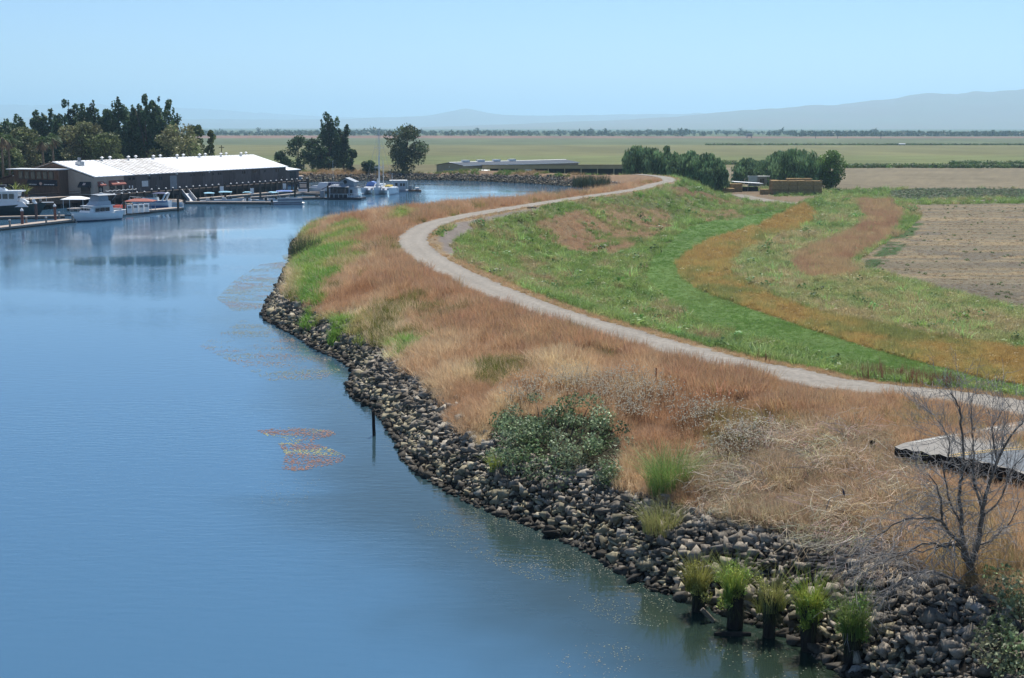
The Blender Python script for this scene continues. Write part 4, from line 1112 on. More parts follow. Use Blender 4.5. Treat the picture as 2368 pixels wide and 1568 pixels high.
for k, (vx, vy, lab) in enumerate([(1350, 437, "left dark rush clump at the far end of the water"), (1385, 440, "middle dark rush clump at the far end of the water"), (1412, 441, "rush clump nearest the gravel road")]):
    tussock("rush_clump", vx, vy, 3.2, 3.0, 420, (0.05, 0.07, 0.035), (0.11, 0.12, 0.055), lab, 8+k, 0.14, 0.2, 2, z=0.3, group="rushes at the end of the water")
# ---------------------------------------------------------------- wharf, warehouse and restaurant
m_wallboard = pmat("weathered_wall_mat", (0.125, 0.105, 0.098), 0.85, 0.3, 1.5, 0.01, stretch=(3, 3, 0.3), spec=0.2)
m_wallboard2 = pmat("dark_wall_mat", (0.095, 0.075, 0.068), 0.85, 0.3, 1.5, 0.01, stretch=(3, 3, 0.3), spec=0.2)
m_beige = pmat("beige_wall_mat", (0.43, 0.35, 0.28), 0.85, 0.1, 0.8, spec=0.2)
m_brown = pmat("brown_wood_mat", (0.13, 0.075, 0.048), 0.85, 0.3, 2.0, 0.01, stretch=(2, 2, 0.3), spec=0.2)
m_whitemetal = pmat("white_roof_mat", (0.78, 0.79, 0.78), 0.5, 0.06, 0.5, spec=0.4)
m_rustroof = pmat("weathered_roof_mat", (0.55, 0.50, 0.44), 0.6, 0.3, 0.9, col2=(0.78, 0.77, 0.75), stretch=(0.5, 1.6, 1), spec=0.3)
m_white = pmat("white_paint_mat", (0.80, 0.80, 0.78), 0.45, 0.05, 2, spec=0.4)
m_offwhite = pmat("off_white_mat", (0.66, 0.66, 0.64), 0.5, 0.1, 2, spec=0.4)
m_dark = pmat("dark_opening_mat", (0.018, 0.018, 0.02), 0.6, 0.3, 2, spec=0.3)
m_glass = pmat("window_glass_mat", (0.03, 0.035, 0.04), 0.08, 0.2, 2, spec=0.6)
m_pile = pmat("pile_wood_mat", (0.075, 0.058, 0.045), 0.9, 0.35, 4, 0.02, stretch=(1, 1, 0.3), spec=0.2)
m_rustpile = pmat("rust_pile_mat", (0.17, 0.075, 0.055), 0.8, 0.25, 3, spec=0.3)
m_deckwood = pmat("deck_wood_mat", (0.36, 0.30, 0.25), 0.9, 0.18, 2, 0.01, spec=0.2)
m_darkwood = pmat("dark_wood_mat", (0.07, 0.055, 0.045), 0.9, 0.3, 2, 0.01, spec=0.2)
m_blackcloth = pmat("black_awning_mat", (0.03, 0.03, 0.035), 0.8, 0.2, 3, spec=0.2)
m_redcloth = pmat("maroon_awning_mat", (0.30, 0.11, 0.085), 0.85, 0.12, 3, spec=0.2)
m_steel = pmat("galvanised_mat", (0.45, 0.46, 0.47), 0.45, 0.12, 2, metal=0.6, spec=0.4)
m_greymetal = pmat("grey_metal_mat", (0.22, 0.24, 0.26), 0.5, 0.12, 1, metal=0.2, spec=0.4)

wh = thing("warehouse", "long dark timber warehouse with white metal roof on the wharf", "warehouse", (WA[0], WA[1], 0), WANG)
EA, RZ, HW, FZ = 6.05, 8.86, 9.6, 2.35; S0, S1, SF = -9.0, 1.0, 69.0
s = S1; k = 0
while s < SF - 0.1:
    w_ = min(4.25, SF - s)
    MB().box(s+0.03, s+w_-0.03, 0.0 + (0.05 if k % 5 == 2 else 0), 0.3, FZ, EA-0.02).build("wall_panel", m_wallboard if k % 3 else m_wallboard2, wh); s += w_; k += 1
MB().box(S1, SF, 0.31, 0.45, FZ, EA-0.05).build("wall_backing", m_dark, wh)
for s, z, w_, h_ in [(3, 5.2, .9, .6), (4.4, 5.2, .9, .6), (10, 5.1, .7, .6), (14.2, 4.9, 1.0, .8), (26, 5.2, .7, .6), (27.2, 5.2, .7, .6), (31, 5.2, 1.0, .7), (35, 5.2, .8, .6), (37.4, 5.2, .6, .6), (38.3, 5.2, .6, .6), (48, 5.2, .6, .7), (49, 5.2, .6, .7), (53.2, 5.25, .7, .7), (54.1, 5.25, .7, .7), (58.5, 5.2, .6, .6), (64, 5.2, .6, .9), (65.2, 5.2, .6, .9)]:
    w = MB().box(s-w_/2, s+w_/2, -0.06, -0.01, z-h_/2, z+h_/2).build("window", m_wallboard2, wh)
    MB().box(s-w_/2+.07, s+w_/2-.07, -0.09, -0.065, z-h_/2+.07, z+h_/2-.07).build("pane", m_glass, w)
for s, w_, h_, mm in [(11.5, 2.2, 2.9, m_wallboard2), (19, 2.6, 3.0, m_greymetal), (43.5, 2.6, 3.0, m_wallboard2), (66.5, 1.4, 2.4, m_wallboard2)]:
    d_ = MB().box(s-w_/2, s+w_/2, -0.05, -0.01, FZ, FZ+h_).build("door", mm, wh)
    MB().box(s+w_/2-.3, s+w_/2-.2, -0.10, -0.055, FZ+1.0, FZ+1.2).build("handle", m_steel, d_)
MB().box(7.2, 9.4, -0.10, -0.03, 3.4, 4.6).build("sign_board", m_offwhite, wh)
for s in (2.6, 3.6): MB().box(s, s+.35, -0.10, -0.03, 3.3, 3.8).build("notice", m_white, wh)
MB().prism_x([(0.4, EA-.3), (HW, RZ-.3), (2*HW-.4, EA-.3), (2*HW-.4, FZ), (0.4, FZ)], SF-0.3, SF-0.02).build("far_gable_wall", m_wallboard, wh)
def roof_seg(a, b, mat, name="roof_sheet"):
    e = 0.5; sl = (RZ-EA)/HW
    r = MB()
    r.prism_x([(-e, EA-e*sl), (HW, RZ), (HW, RZ+.14), (-e, EA-e*sl+.14)], a, b)
    o = r.build(name, mat, wh)
    for k in range(int((b-a)/1.45)+1):      # standing seams
        x = a+0.15+k*1.45
        if x > b-.1: break
        MB().prism_x([(-e, EA-e*sl+.142), (HW-.1, RZ+.11), (HW-.1, RZ+.20), (-e, EA-e*sl+.215)], x, x+.07).build("seam", mat, o)
    return o
roof_seg(S0-.4, 4.0, m_whitemetal); roof_seg(4.01, 23.0, m_rustroof); roof_seg(23.01, SF+.4, m_whitemetal)
MB().prism_x([(HW, RZ), (2*HW+.5, EA-.15), (2*HW+.5, EA-.01), (HW, RZ+.14)], S0-.4, SF+.4).build("back_roof_sheet", m_whitemetal, wh)
for k in range(14):
    s = 6+k*4.7; y = HW-(0.7 if k % 2 == 0 else -0.7)
    v = MB().bar((s, y, RZ-.2), (s, y, RZ+.55), .22, n=8).build("roof_vent", m_offwhite, wh)
    MB().bar((s, y, RZ+.55), (s, y, RZ+.62), .45, .42, n=8).bar((s, y, RZ+.62), (s, y, RZ+.85), .42, .08, n=8).build("vent_cap", m_whitemetal, v)
c_ = MB().box(-5, -3.6, 6.2, 7.4, 7.4, 8.9).build("kitchen_vent", m_steel, wh); MB().box(-4.6, -4.1, 6.6, 7.1, 8.9, 9.7).build("duct", m_greymetal, c_)
for s in (9.5, 20, 33): MB().cbox((s, -.25, EA-.35), (.35, .4, .18)).build("wall_lamp", m_white, wh)
# annex at the far end
MB().box(SF+.02, SF+7, 0.2, 5, FZ, 4.9).build("annex_wall", m_wallboard, wh)
MB().prism_x([(-.3, 5.0), (5.4, 5.7), (5.4, 5.84), (-.3, 5.14)], SF+.42, SF+7.3).build("annex_roof", m_whitemetal, wh)
for s in (SF+2.4, SF+4.2): MB().box(s, s+1.3, 0.12, 0.19, FZ+.1, 4.7).build("annex_opening", m_dark, wh)
# beige corner of the restaurant
rs = thing("restaurant", "beige and brown waterfront restaurant at the near end of the warehouse", "restaurant", (WA[0], WA[1], 0), WANG)
MB().box(S0, S1-.02, -.02, .3, FZ, EA-.03).build("side_wall", m_beige, rs)
MB().prism_x([(-.02, FZ), (6.0, FZ), (6.0, 7.55), (-.02, EA-.25)], S0-.3, S0-.02).build("gable_wall", m_beige, rs)
MB().prism_x([(6.02, FZ), (25, FZ), (25, 4.6), (HW, RZ-.25), (6.02, 7.6)], S0-.32, S0-.04).build("brown_gable_wall", m_brown, rs)
MB().prism_x([(HW, RZ), (25.6, 4.55), (25.6, 4.7), (HW, RZ+.12)], S0-.7, S0+6).build("lean_to_roof", m_brown, rs)
MB().box(S0-3.2, S0-.33, 6.05, 17, FZ, 7.35).build("front_room", m_brown, rs)
MB().box(S0-4.6, S0-.1, 5.6, 17.8, 7.4, 7.6).build("flat_roof", m_whitemetal, rs)
for t in (7.2, 8.7, 10.2, 11.7, 13.2, 14.7):
    w = MB().box(S0-3.3, S0-3.21, t, t+1.1, 5.5, 7.1).build("upper_window", m_darkwood, rs)
    MB().box(S0-3.35, S0-3.305, t+.1, t+1.0, 5.6, 7.0).build("pane", m_glass, w)
def awning(parent, axis, a, b, off, z0, z1, dep, mat, emblem=True):
    """axis 'x': on the river front, 'y': on the gable end"""
    if axis == 'x':
        o = MB().prism_x([(off, z1), (off-dep, z0), (off-dep, z0-.25), (off, z0-.25)], a, b).build("awning", mat, parent)
        if emblem: MB().prism_x([(off-dep*.30-.02, z1-.30*(z1-z0)+.03), (off-dep*.75-.02, z1-.75*(z1-z0)+.03), (off-dep*.75-.02, z1-.75*(z1-z0)+.05), (off-dep*.30-.02, z1-.30*(z1-z0)+.05)], (a+b)/2-.28, (a+b)/2+.28).build("emblem", m_emblem, o)
    else:
        o = MB().prism_y([(off, z1), (off-dep, z0), (off-dep, z0-.25), (off, z0-.25)], a, b).build("awning", mat, parent)
        if emblem: MB().prism_y([(off-dep*.30-.03, z1-.30*(z1-z0)+.03), (off-dep*.75-.03, z1-.75*(z1-z0)+.03), (off-dep*.75-.03, z1-.75*(z1-z0)+.05), (off-dep*.30-.03, z1-.30*(z1-z0)+.05)], (a+b)/2-.3, (a+b)/2+.3).build("emblem", m_emblem, o)
    return o
m_emblem = pmat("emblem_mat", (0.75, 0.52, 0.42), 0.7, 0.4, 5)
awning(rs, 'x', -7.9, -6.0, -.04, 4.3, 5.0, .8, m_redcloth); awning(rs, 'x', -4.2, .6, -.04, 4.3, 5.1, .9, m_redcloth)
for a, b in ((-7.7, -6.2), (-4.0, -2.2), (-1.6, .2)):
    w = MB().box(a, b, -.07, -.025, 2.7, 4.2).build("window", m_darkwood, rs); MB().box(a+.1, b-.1, -.1, -.075, 2.8, 4.1).build("pane", m_glass, w)
awning(rs, 'y', .5, 3.2, S0-.31, 4.1, 5.0, .8, m_blackcloth)
w = MB().box(S0-.36, S0-.305, .7, 3.0, 2.6, 4.0).build("window", m_darkwood, rs); MB().box(S0-.40, S0-.365, .8, 2.9, 2.7, 3.9).build("pane", m_glass, w)
awn = awning(rs, 'y', 6.4, 13.6, S0-3.21, 4.4, 5.4, .5, m_blackcloth, False)
# pale lettering, too small to read, two groups of words either side of a round emblem
for t, wd in ((12.6, .5), (12.0, .4), (11.4, .6), (8.9, .7), (8.2, .4), (7.6, .5), (7.0, .4)): MB().box(S0-3.78, S0-3.70, t-wd/2, t+wd/2, 4.42, 4.56).build("lettering", m_offwhite, awn)
MB().bar((S0-3.78, 10.1, 4.62), (S0-3.60, 10.1, 4.66), .3, n=10).build("emblem", m_emblem, awn)
for t in (19, 20.6): 
    w = MB().box(S0-.38, S0-.33, t, t+1.3, 2.5, 4.4).build("window", m_dark, rs)
MB().box(S0-.40, S0-.33, 17.3, 18.6, 2.4, 4.3).build("door", m_dark, rs)

# wharf with its piles
wf = thing("wharf", "dark timber wharf on piles under the warehouse", "wharf", (WA[0], WA[1], 0), WANG)
MB().box(S0-.5, SF+7.5, -2.4, .35, 2.0, 2.33).build("deck", m_darkwood, wf)
MB().box(S0-.5, SF+7.5, -2.5, -2.41, 1.55, 2.3).build("fascia_beam", m_darkwood, wf)
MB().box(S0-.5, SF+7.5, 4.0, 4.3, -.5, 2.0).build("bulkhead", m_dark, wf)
k = 0; s = S0
while s < SF+7.5:
    z1 = 2.9 if s > 6 else 2.5
    p_ = MB().bar((s, -2.75, -1.5), (s, -2.75, z1), .22, .20, n=8).build("piling", m_pile, wf)
    MB().bar((s, -2.75, z1), (s, -2.75, z1+.2), .24, .06, n=8).build("cap", m_white, p_)
    s += 2.62; k += 1
for s in np.arange(S0, SF+7, 5.2): MB().bar((s, .2, -1.5), (s, .2, 2.0), .2, n=7).build("inner_piling", m_pile, wf)
# terrace in front of the restaurant
dk = thing("restaurant_terrace", "brown timber terrace with railing in front of the restaurant", "terrace", (WA[0], WA[1], 0), WANG)
MB().box(-25, S0-.6, 3.0, 30, 1.85, 2.2).build("deck", m_deckwood, dk)
MB().box(-25.1, -25.01, 3.0, 30, .9, 2.2).build("skirt", m_brown, dk)
MB().box(-25, S0-.6, 2.9, 2.99, .9, 2.2).build("side_skirt", m_brown, dk)
for t in np.arange(3, 30.1, 3): MB().bar((-24.8, t, -1.5), (-24.8, t, 1.85), .2, n=7).build("piling", m_pile, dk)
for s in np.arange(-24.5, S0-.6, 3): MB().bar((s, 3.2, -1.5), (s, 3.2, 1.85), .2, n=7).build("piling", m_pile, dk)
for z in (2.65, 3.15): MB().box(-25, -24.92, 3, 30, z-.05, z+.05).build("rail", m_brown, dk)
for z in (2.65, 3.15): MB().box(-25, S0-.6, 3.0, 3.08, z-.05, z+.05).build("rail", m_brown, dk)
for t in np.arange(3, 30.1, 2.25): MB().box(-25.0, -24.9, t-.05, t+.05, 2.2, 3.2).build("rail_post", m_brown, dk)
# front rail with rope lights on the wharf corner
rl = thing("wharf_railing", "pale rope railing on the wharf corner under the maroon awnings", "railing", (WA[0], WA[1], 0), WANG)
for s in np.arange(-8.5, 3.6, 1.5): MB().bar((s, -2.3, 2.33), (s, -2.3, 3.3), .05, n=5).build("post", m_deckwood, rl)
for i, s in enumerate(np.arange(-8.5, 2.0, 1.5)): MB().tube([(s, -2.3, 3.25), (s+.75, -2.3, 3.05), (s+1.5, -2.3, 3.25)], [.06]*3, 5).build("rope", m_offwhite, rl)
def parasol(s, t, col_, label):
    x, y = wharf_xy(s, t); r = thing("parasol", label, "parasol", (x, y, 2.2), 0, "parasols on the terrace")
    m_ = pmat("parasol_mat", col_, 0.8, 0.06, 2)
    MB().bar((0, 0, 0), (0, 0, 2.6), .03, n=6).build("pole", m_offwhite, r); MB().bar((0, 0, 0), (0, 0, .1), .3, n=10).build("base", m_greymetal, r)
    mb = MB(); n = 8; ring = [(1.75*math.cos(i*math.pi/4), 1.75*math.sin(i*math.pi/4), 2.15) for i in range(8)]
    mb.add([(0, 0, 2.75)]+ring, [(0, 1+i, 1+(i+1) % 8) for i in range(8)]); mb.build("canopy", m_, r)
parasol(-21, 24.2, (0.80, 0.36, 0.30), "salmon pink parasol on the restaurant terrace"); parasol(-21, 20.2, (0.82, 0.72, 0.22), "yellow parasol on the restaurant terrace")
# potted banana and palm on the terrace
for s, t, h_, lab in ((-20, 13.8, 2.6, "left leafy potted palm on the terrace"), (-20, 10.4, 2.9, "tall leafy potted palm in front of the black sign"), (-20, 7.8, 2.2, "right leafy potted palm on the terrace")):
    x, y = wharf_xy(s, t); r = thing("potted_palm", lab, "potted palm", (x, y, 2.2), 0, "potted palms on the terrace")
    MB().bar((0, 0, 0), (0, 0, .55), .28, .36, n=10).build("pot", m_brown, r)
    V, Fq = blades(26, h_, .15, 1.1, .32, int(s*3+t*7) & 255, .9, 3); V[:, 2] += .5
    rgx = np.random.default_rng(int(t*10)); cc = np.repeat(np.array([[0.22, 0.27, 0.06]])*rgx.uniform(.5, 1.3, (26, 1)), 8, 0)
    link(mesh_np("fronds", V, Fq, m_leaf, cc), "fronds", r)
    MB().bar((0, 0, .4), (0, 0, h_*.45), .08, .05, n=6).build("stem", m_palmbark, r)

# ---------------------------------------------------------------- farm across the water
m_barnwall = pmat("barn_wall_mat", (0.34, 0.29, 0.235), 0.8, 0.08, 0.5, spec=0.2)
m_tanfascia = pmat("tan_fascia_mat", (0.46, 0.36, 0.23), 0.8, 0.08, 0.5, spec=0.2)
m_barnroof = pmat("blue_grey_roof_mat", (0.075, 0.09, 0.11), 0.85, 0.1, 0.4, spec=0.15)
bz = -1.0
bp0 = at_y(1039, 379, 462); bp1 = at_y(1289, 371.6, 500)
bang = math.atan2(bp1.y-bp0.y, bp1.x-bp0.x); blen = math.hypot(bp1.x-bp0.x, bp1.y-bp0.y)+4
barn = thing("barn", "long low farm barn with blue grey roof beyond the far bank", "barn", (bp0.x, bp0.y, bz), bang)
hw = 6.2; eh = 4.5; rh = 5.35
MB().prism_x([(-hw, 0), (hw, 0), (hw, eh), (0, rh-.1), (-hw, eh)], 0, blen).build("walls", m_barnwall, barn)
MB().prism_x([(-hw-.4, eh-.05), (0, rh), (0, rh+.12), (-hw-.4, eh+.07)], -.3, blen+.3).build("front_roof", m_barnroof, barn)
MB().prism_x([(hw+.4, eh-.05), (0, rh), (0, rh+.12), (hw+.4, eh+.07)], -.3, blen+.3).build("back_roof", m_barnroof, barn)
MB().prism_x([(-.3, rh+.121), (.3, rh+.121), (0, rh+.2)], -.3, blen+.3).build("ridge_cap", m_whitemetal, barn)
MB().box(-.3, blen+.3, -hw-.55, -hw-.41, eh-.15, eh+.1).build("gutter", m_whitemetal, barn)
for s in (6, 13, 20.5, 28): 
    v = MB().box(s, s+2.6, -.75, .75, rh+.05, rh+.75).build("roof_ventilator", m_whitemetal, barn)
d_ = MB().box(-.08, -.005, -2.2, 2.0, 0, 3.3).build("door", m_greymetal, barn); MB().box(-.12, -.085, -1.9, -1.7, 1.3, 1.5).build("handle", m_white, d_)
MB().cbox((-.1, 0, 4.0), (.15, .25, .2)).build("lamp", m_white, barn)
a0 = at_y(1133, 382, 456); a1 = at_y(1437, 383, 456)
sh = thing("open_shed", "long open fronted shed with tan fascia beside the barn", "shed", (a0.x, 456, bz), 0)
Ls = a1.x-a0.x; tz = a0.z-bz
MB().box(-2.5, Ls+3, -.2, -.02, tz-1.15, tz).build("fascia", m_tanfascia, sh)
MB().prism_x([(-.5, tz+.01), (9, tz-.30), (9, tz-.2), (-.5, tz+.12)], -2.8, Ls+3.2).build("roof", m_barnroof, sh)
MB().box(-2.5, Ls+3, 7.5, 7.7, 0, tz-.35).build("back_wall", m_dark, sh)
for i, x in enumerate(np.linspace(-2.4, Ls+2.8, 10)): MB().box(x-.15, x+.15, .0, .3, 0, tz-.01).build("post", m_tanfascia, sh)
for x0, x1 in ((-2.2, .2), (2.4, 3.7), (8.6, 14.6)): MB().box(x0+.31, x1-.31, .05, .25, 0, tz-1.16).build("infill_wall", m_tanfascia, sh)
d_ = MB().box(11.2, 13.2, -.06, .04, 0, 3.4).build("door", m_white, sh); MB().box(12.8, 12.95, -.12, -.065, 1.4, 1.55).build("handle", m_greymetal, d_)
MB().box(14.9, Ls+2.5, .6, .75, 0, 1.9).build("stall_rail_wall", m_brown, sh)
q0 = at_y(1082, 390, 449); q1 = at_y(1132, 390, 449)
qt = thing("quonset_shelter", "rounded corrugated shelter in front of the barn", "shelter", (q0.x, 449, bz), 0.12)
Lq = q1.x-q0.x; rr = 1.7; wall = 1.75; mb = MB()
prof = [(-rr, 0)]+[(rr*-math.cos(a), wall+rr*math.sin(a)) for a in np.linspace(0, math.pi, 11)]+[(rr, 0)]
mb.prism_x(prof, 0, Lq).build("shell", m_offwhite, qt)
for i in range(14): 
    x = .2+i*(Lq-.4)/13; MB().prism_x([(p[0]*1.025, p[1]*1.012+.01) for p in prof], x-.05, x+.05).build("corrugation", m_steel, qt)

# hay yard
m_hay = pmat("hay_mat", (0.33, 0.225, 0.115), 0.95, 0.3, 2.5, 0.08, spec=0.05)
hy = at_z(1842, 450, -1.0); hx0 = at_y(1785, 450, hy[1])[0]; hx1 = at_y(1900, 450, hy[1])[0]
stack = thing("hay_stack", "large wall of stacked straw bales under the willows", "hay stack", (hx0, hy[1], -1.0), 0.0)
wcol = (hx1-hx0)/6; rg = np.random.default_rng(5)
def bale_mesh(w, d, h, seed):
    bm = bmesh.new(); bmesh.ops.create_cube(bm, size=1.0)
    for v in bm.verts: v.co = Vector((v.co.x*w, v.co.y*d, v.co.z*h))
    bmesh.ops.bevel(bm, geom=bm.edges[:], offset=min(w, h)*.10, segments=2, affect='EDGES', profile=.6)
    r_ = random.Random(seed)
    for v in bm.verts: v.co += Vector((r_.gauss(0, .03), r_.gauss(0, .03), r_.gauss(0, .02)))
    me = bpy.data.meshes.new("bale"); bm.to_mesh(me); bm.free(); me.materials.append(m_hay)
    return me
bms = [bale_mesh(wcol*.985, 2.4, 1.17, i) for i in range(4)]
for c in range(6):
    dz = rg.uniform(-.05, .06); dy = rg.normal(0, .1)
    for r_ in range(3):
        for d in range(2):
            o = link(bms[(c*3+r_+d) % 4], "bale", stack, (wcol*(c+.5)+rg.normal(0, .03), 1.2+dy+d*2.4+rg.normal(0, .05), .58+r_*1.15+dz*(r_+1)/3)); o.rotation_euler = (rg.normal(0, .015), rg.normal(0, .015), math.pi*(c % 2))
for c in range(2, 5): link(bms[c % 4], "bale", stack, (wcol*(c+.5), 3.4, 3.75)).scale = (1, 1, .35)
def lone_bale(vx, vy, w, h, label):
    p = at_z(vx, vy, -1.0); o = link(bale_mesh(w, w*.9, h, int(vx)), "hay_bale", None, (p[0], p[1]+w*.45, -1.0+h*.47)); tag(o, label, "hay bale", "loose bales in the yard")
lone_bale(1768, 450, 2.0, 1.35, "single straw bale left of the big stack"); lone_bale(1702, 444, 3.2, 2.2, "tall upright straw bale beside the willow"); lone_bale(1684, 445.5, 3.3, 1.1, "low straw bale in front of the upright one")
cpt = at_z(1722, 442, -1.0)
cp_ = thing("carport", "flat white carport roof on thin posts in the hay yard", "carport", (cpt[0], cpt[1], -1), 0.05)
MB().prism_y([(-3.2, 2.45), (4.6, 1.95), (4.6, 2.05), (-3.2, 2.55)], -1.5, 4).build("roof", m_whitemetal, cp_)
for x in (-2.6, 0.5, 3.8):
    for y in (-1.2, 3.6): MB().bar((x, y, 0), (x, y, 2.1+.05), .05, n=5).build("post", m_steel, cp_)
MB().box(-.9, 3.6, .2, .3, 0, 1.1).build("fence_panel", m_dark, cp_)
tpt = at_z(1782, 437, -1.0)
tl = thing("trailer_home", "pinkish trailer with dark windows under the willows", "trailer", (tpt[0], tpt[1]+6, -1), 0.0)
m_pink = pmat("faded_pink_mat", (0.42, 0.33, 0.29), 0.7, 0.1, 1)
MB().box(-5, 5.5, 0, 2.6, .5, 3.1).build("body", m_pink, tl); MB().box(-5.1, 5.6, -.1, 2.7, 3.1, 3.3).build("roof", m_offwhite, tl)
MB().box(-5.2, -2.8, -.3, -.02, 1.4, 3.4).build("front_panel", m_steel, tl)
for x in (-2.0, .6, 2.2): 
    w = MB().box(x, x+1.1, -.06, -.01, 1.5, 2.5).build("window", m_darkwood, tl); MB().box(x+.1, x+1.0, -.09, -.065, 1.6, 2.4).build("pane", m_glass, w)
for x in (-3.2, 3.4): MB().bar((x, .1, .45), (x, .45, .45), .45, n=12).build("wheel", m_dark, tl)
# far things on the plain
p = at_z(1732, 319.5, -1.0)
hut = thing("stilt_hut", "tiny dark hut on stilts far out on the plain", "hut", (p[0], p[1], lz(*p)), 0)
MB().box(-4, 4, -2.5, 2.5, 2.5, 6).build("cabin", m_greymetal, hut); MB().prism_x([(-3, 6), (3, 6), (3, 6.3), (-3, 6.6)], -4.6, 4.6).build("roof", m_whitemetal, hut)
for x in (-3.5, 3.5):
    for y in (-2, 2): MB().bar((x, y, -1), (x, y, 2.5), .3, n=6).build("leg", m_darkwood, hut)
p = at_z(2085, 336.5, -1.0)
tk = thing("water_tank", "tiny white tank trailer far out in the green field", "tank", (p[0], p[1], lz(*p)), 0)
MB().bar((-2.9, 0, 1.1), (2.9, 0, 1.1), .85, n=12).build("tank", m_white, tk); MB().box(-3, 3, -.5, .5, .3, .5).build("chassis", m_greymetal, tk)
for x in (-2, 2): MB().bar((x, -.6, .35), (x, .6, .35), .4, n=10).build("wheel", m_dark, tk)
def pole(vx, vtop, vbase, Y, label, r=.15):
    b_ = at_y(vx, vbase, Y); t_ = at_y(vx, vtop, Y); o = thing("utility_pole", label, "pole", (b_.x, Y, b_.z), 0, "poles on the plain")
    MB().bar((0, 0, 0), (0, 0, t_.z-b_.z), r, r*.8, n=6).build("post", m_darkwood, o); MB().box(-.9, .9, -.08, .08, t_.z-b_.z-.8, t_.z-b_.z-.6).build("crossarm", m_darkwood, o)
pole(513, 336, 372, 480, "dark pole standing in the field above the warehouse roof")
for vx, lab in ((1885, "thin far pole left of the field centre"), (1936, "thin far pole near the middle of the right field"), (2036, "thin far pole right of the farm trees")): pole(vx, 304, 321, 1950, lab, .35)
# ---------------------------------------------------------------- docks
def dock(pts_v, width, label, name="floating_dock", z=0.5, group="floating docks of the marina", th=0.55):
    """pts_v: front edge points at water level"""
    Q = np.array([at_z(x, y, 0) for x, y in pts_v]); root = thing(name, label, "dock", (Q[0][0], Q[0][1], 0), 0, group)
    for i in range(len(Q)-1):
        d = Q[i+1]-Q[i]; l_ = np.linalg.norm(d); a = math.atan2(d[1], d[0]); o = Q[i]-Q[0]
        MB().box(0, l_, 0.06, width, z-.10, z).build("deck", m_deckwood, root, (o[0], o[1], 0), a)
        MB().box(0.02, l_-.02, .1, width-.05, -.3, z-.101).build("float", m_darkwood, root, (o[0], o[1], 0), a)
        MB().box(-.02, l_+.02, 0, .055, z-.28, z+.02).build("fender_board", m_offwood, root, (o[0], o[1], 0), a)
    return root
m_offwood = pmat("bleached_wood_mat", (0.27, 0.235, 0.20), 0.9, 0.2, 2, spec=0.2)
dock([(-60, 541), (176, 514)], 2.6, "long front dock at the left edge ahead of the trawler")
dock([(-40, 509), (150, 505)], 2.0, "dock behind the front one beside the trawler")
dock([(165, 489), (235, 486)], 2.0, "short dock under the white canopy")
dock([(258, 501), (426, 486)], 2.8, "fuel dock with the row of pumps")
dock([(300, 477), (425, 472), (648, 473)], 2.0, "dock with the gangway and small rental boats")
dock([(460, 465), (690, 445)], 2.2, "walkway dock along the warehouse piles")
dock([(560, 463), (655, 456), (700, 451), (740, 452)], 1.6, "middle finger dock behind the rental boats")
dock([(690, 462), (750, 461)], 2.0, "dock ending at the dark houseboat")
dock([(690, 449), (760, 447)], 1.6, "far finger dock with the white cruisers")
def dock_pile(vx, vb, vt, label, mat, cap=True, r=.22):
    b_ = at_z(vx, vb, .3); t_ = at_y(vx, vt, b_[1]); o = thing("dock_pile", label, "pile", (b_[0], b_[1], 0), 0, "mooring piles of the marina")
    h = t_.z; MB().bar((0, 0, -1.5), (0, 0, h-(.5 if cap else 0)), r, n=10).build("post", mat, o)
    if cap: MB().bar((0, 0, h-.5), (0, 0, h-.3), r*1.15, n=10).bar((0, 0, h-.3), (0, 0, h), r*1.15, .02, n=10).build("cap", m_white, o)
for vx, vb, vt, lab, mm, cap in [(52, 521, 481, "rust pile with white cone cap nearest the left edge", m_rustpile, True), (84, 504, 465, "rust pile with white cap against the trawler bow", m_rustpile, True), (128, 512, 471, "rust pile with white cap left of the white cruiser", m_rustpile, True),
   (412, 486, 452, "dark pile at the end of the fuel dock", m_pile, False), (287, 494, 465, "dark pile beside the red covered boat", m_pile, False), (521, 462, 424, "grey pile left of the middle of the rental dock", m_pile, False), (602, 460, 422, "tall grey pile in the middle of the rental dock", m_pile, False), (641, 452, 419, "grey pile near the warehouse corner", m_pile, False),
   (682, 453, 413, "tall grey pile right of the warehouse annex", m_pile, False), (713, 446, 412, "grey pile beside the canvas topped cruiser", m_pile, False), (748, 440, 406, "grey pile behind the covered white boat", m_pile, False), (820, 434, 412, "dark pile right of the houseboat roof", m_pile, False), (858, 432, 407, "brown pile left of the trimaran masts", m_rustpile, False)]:
    dock_pile(vx, vb, vt, lab, mm, cap)
for k, (vx, vy, lab) in enumerate([(23, 524, "power pedestal nearest the left edge"), (107, 517, "power pedestal between the two front rust piles"), (168, 512, "power pedestal near the white cruiser bow"), (61, 516, "power pedestal just right of the first rust pile"), (137, 505, "power pedestal on the dock behind the front one")]):
    p = at_z(vx, vy, .5); o = thing("dock_pedestal", lab, "pedestal", (p[0], p[1], .5), 0, "power pedestals on the docks")
    MB().box(-.12, .12, -.12, .12, 0, .95).build("post", m_offwood, o); MB().box(-.14, .14, -.14, .14, .95, 1.1).build("lamp", m_offwhite, o)
for k, (vx, lab) in enumerate([(297, "fuel pump farthest left on the fuel dock"), (311, "second fuel pump from the left"), (324, "third fuel pump from the left"), (336, "fuel pump farthest right on the fuel dock")]):
    p = at_z(vx, 494-k*1.1, .5); o = thing("fuel_pump", lab, "fuel pump", (p[0], p[1]+.9, .5), .15, "fuel pumps")
    MB().box(-.45, .45, -.3, .3, 0, 1.5).build("cabinet", m_white, o); MB().box(-.65, -.46, -.32, .32, 0, 1.6).build("side_panel", m_dark, o); MB().box(-.3, .3, -.33, -.305, .9, 1.3).build("display", m_greymetal, o)
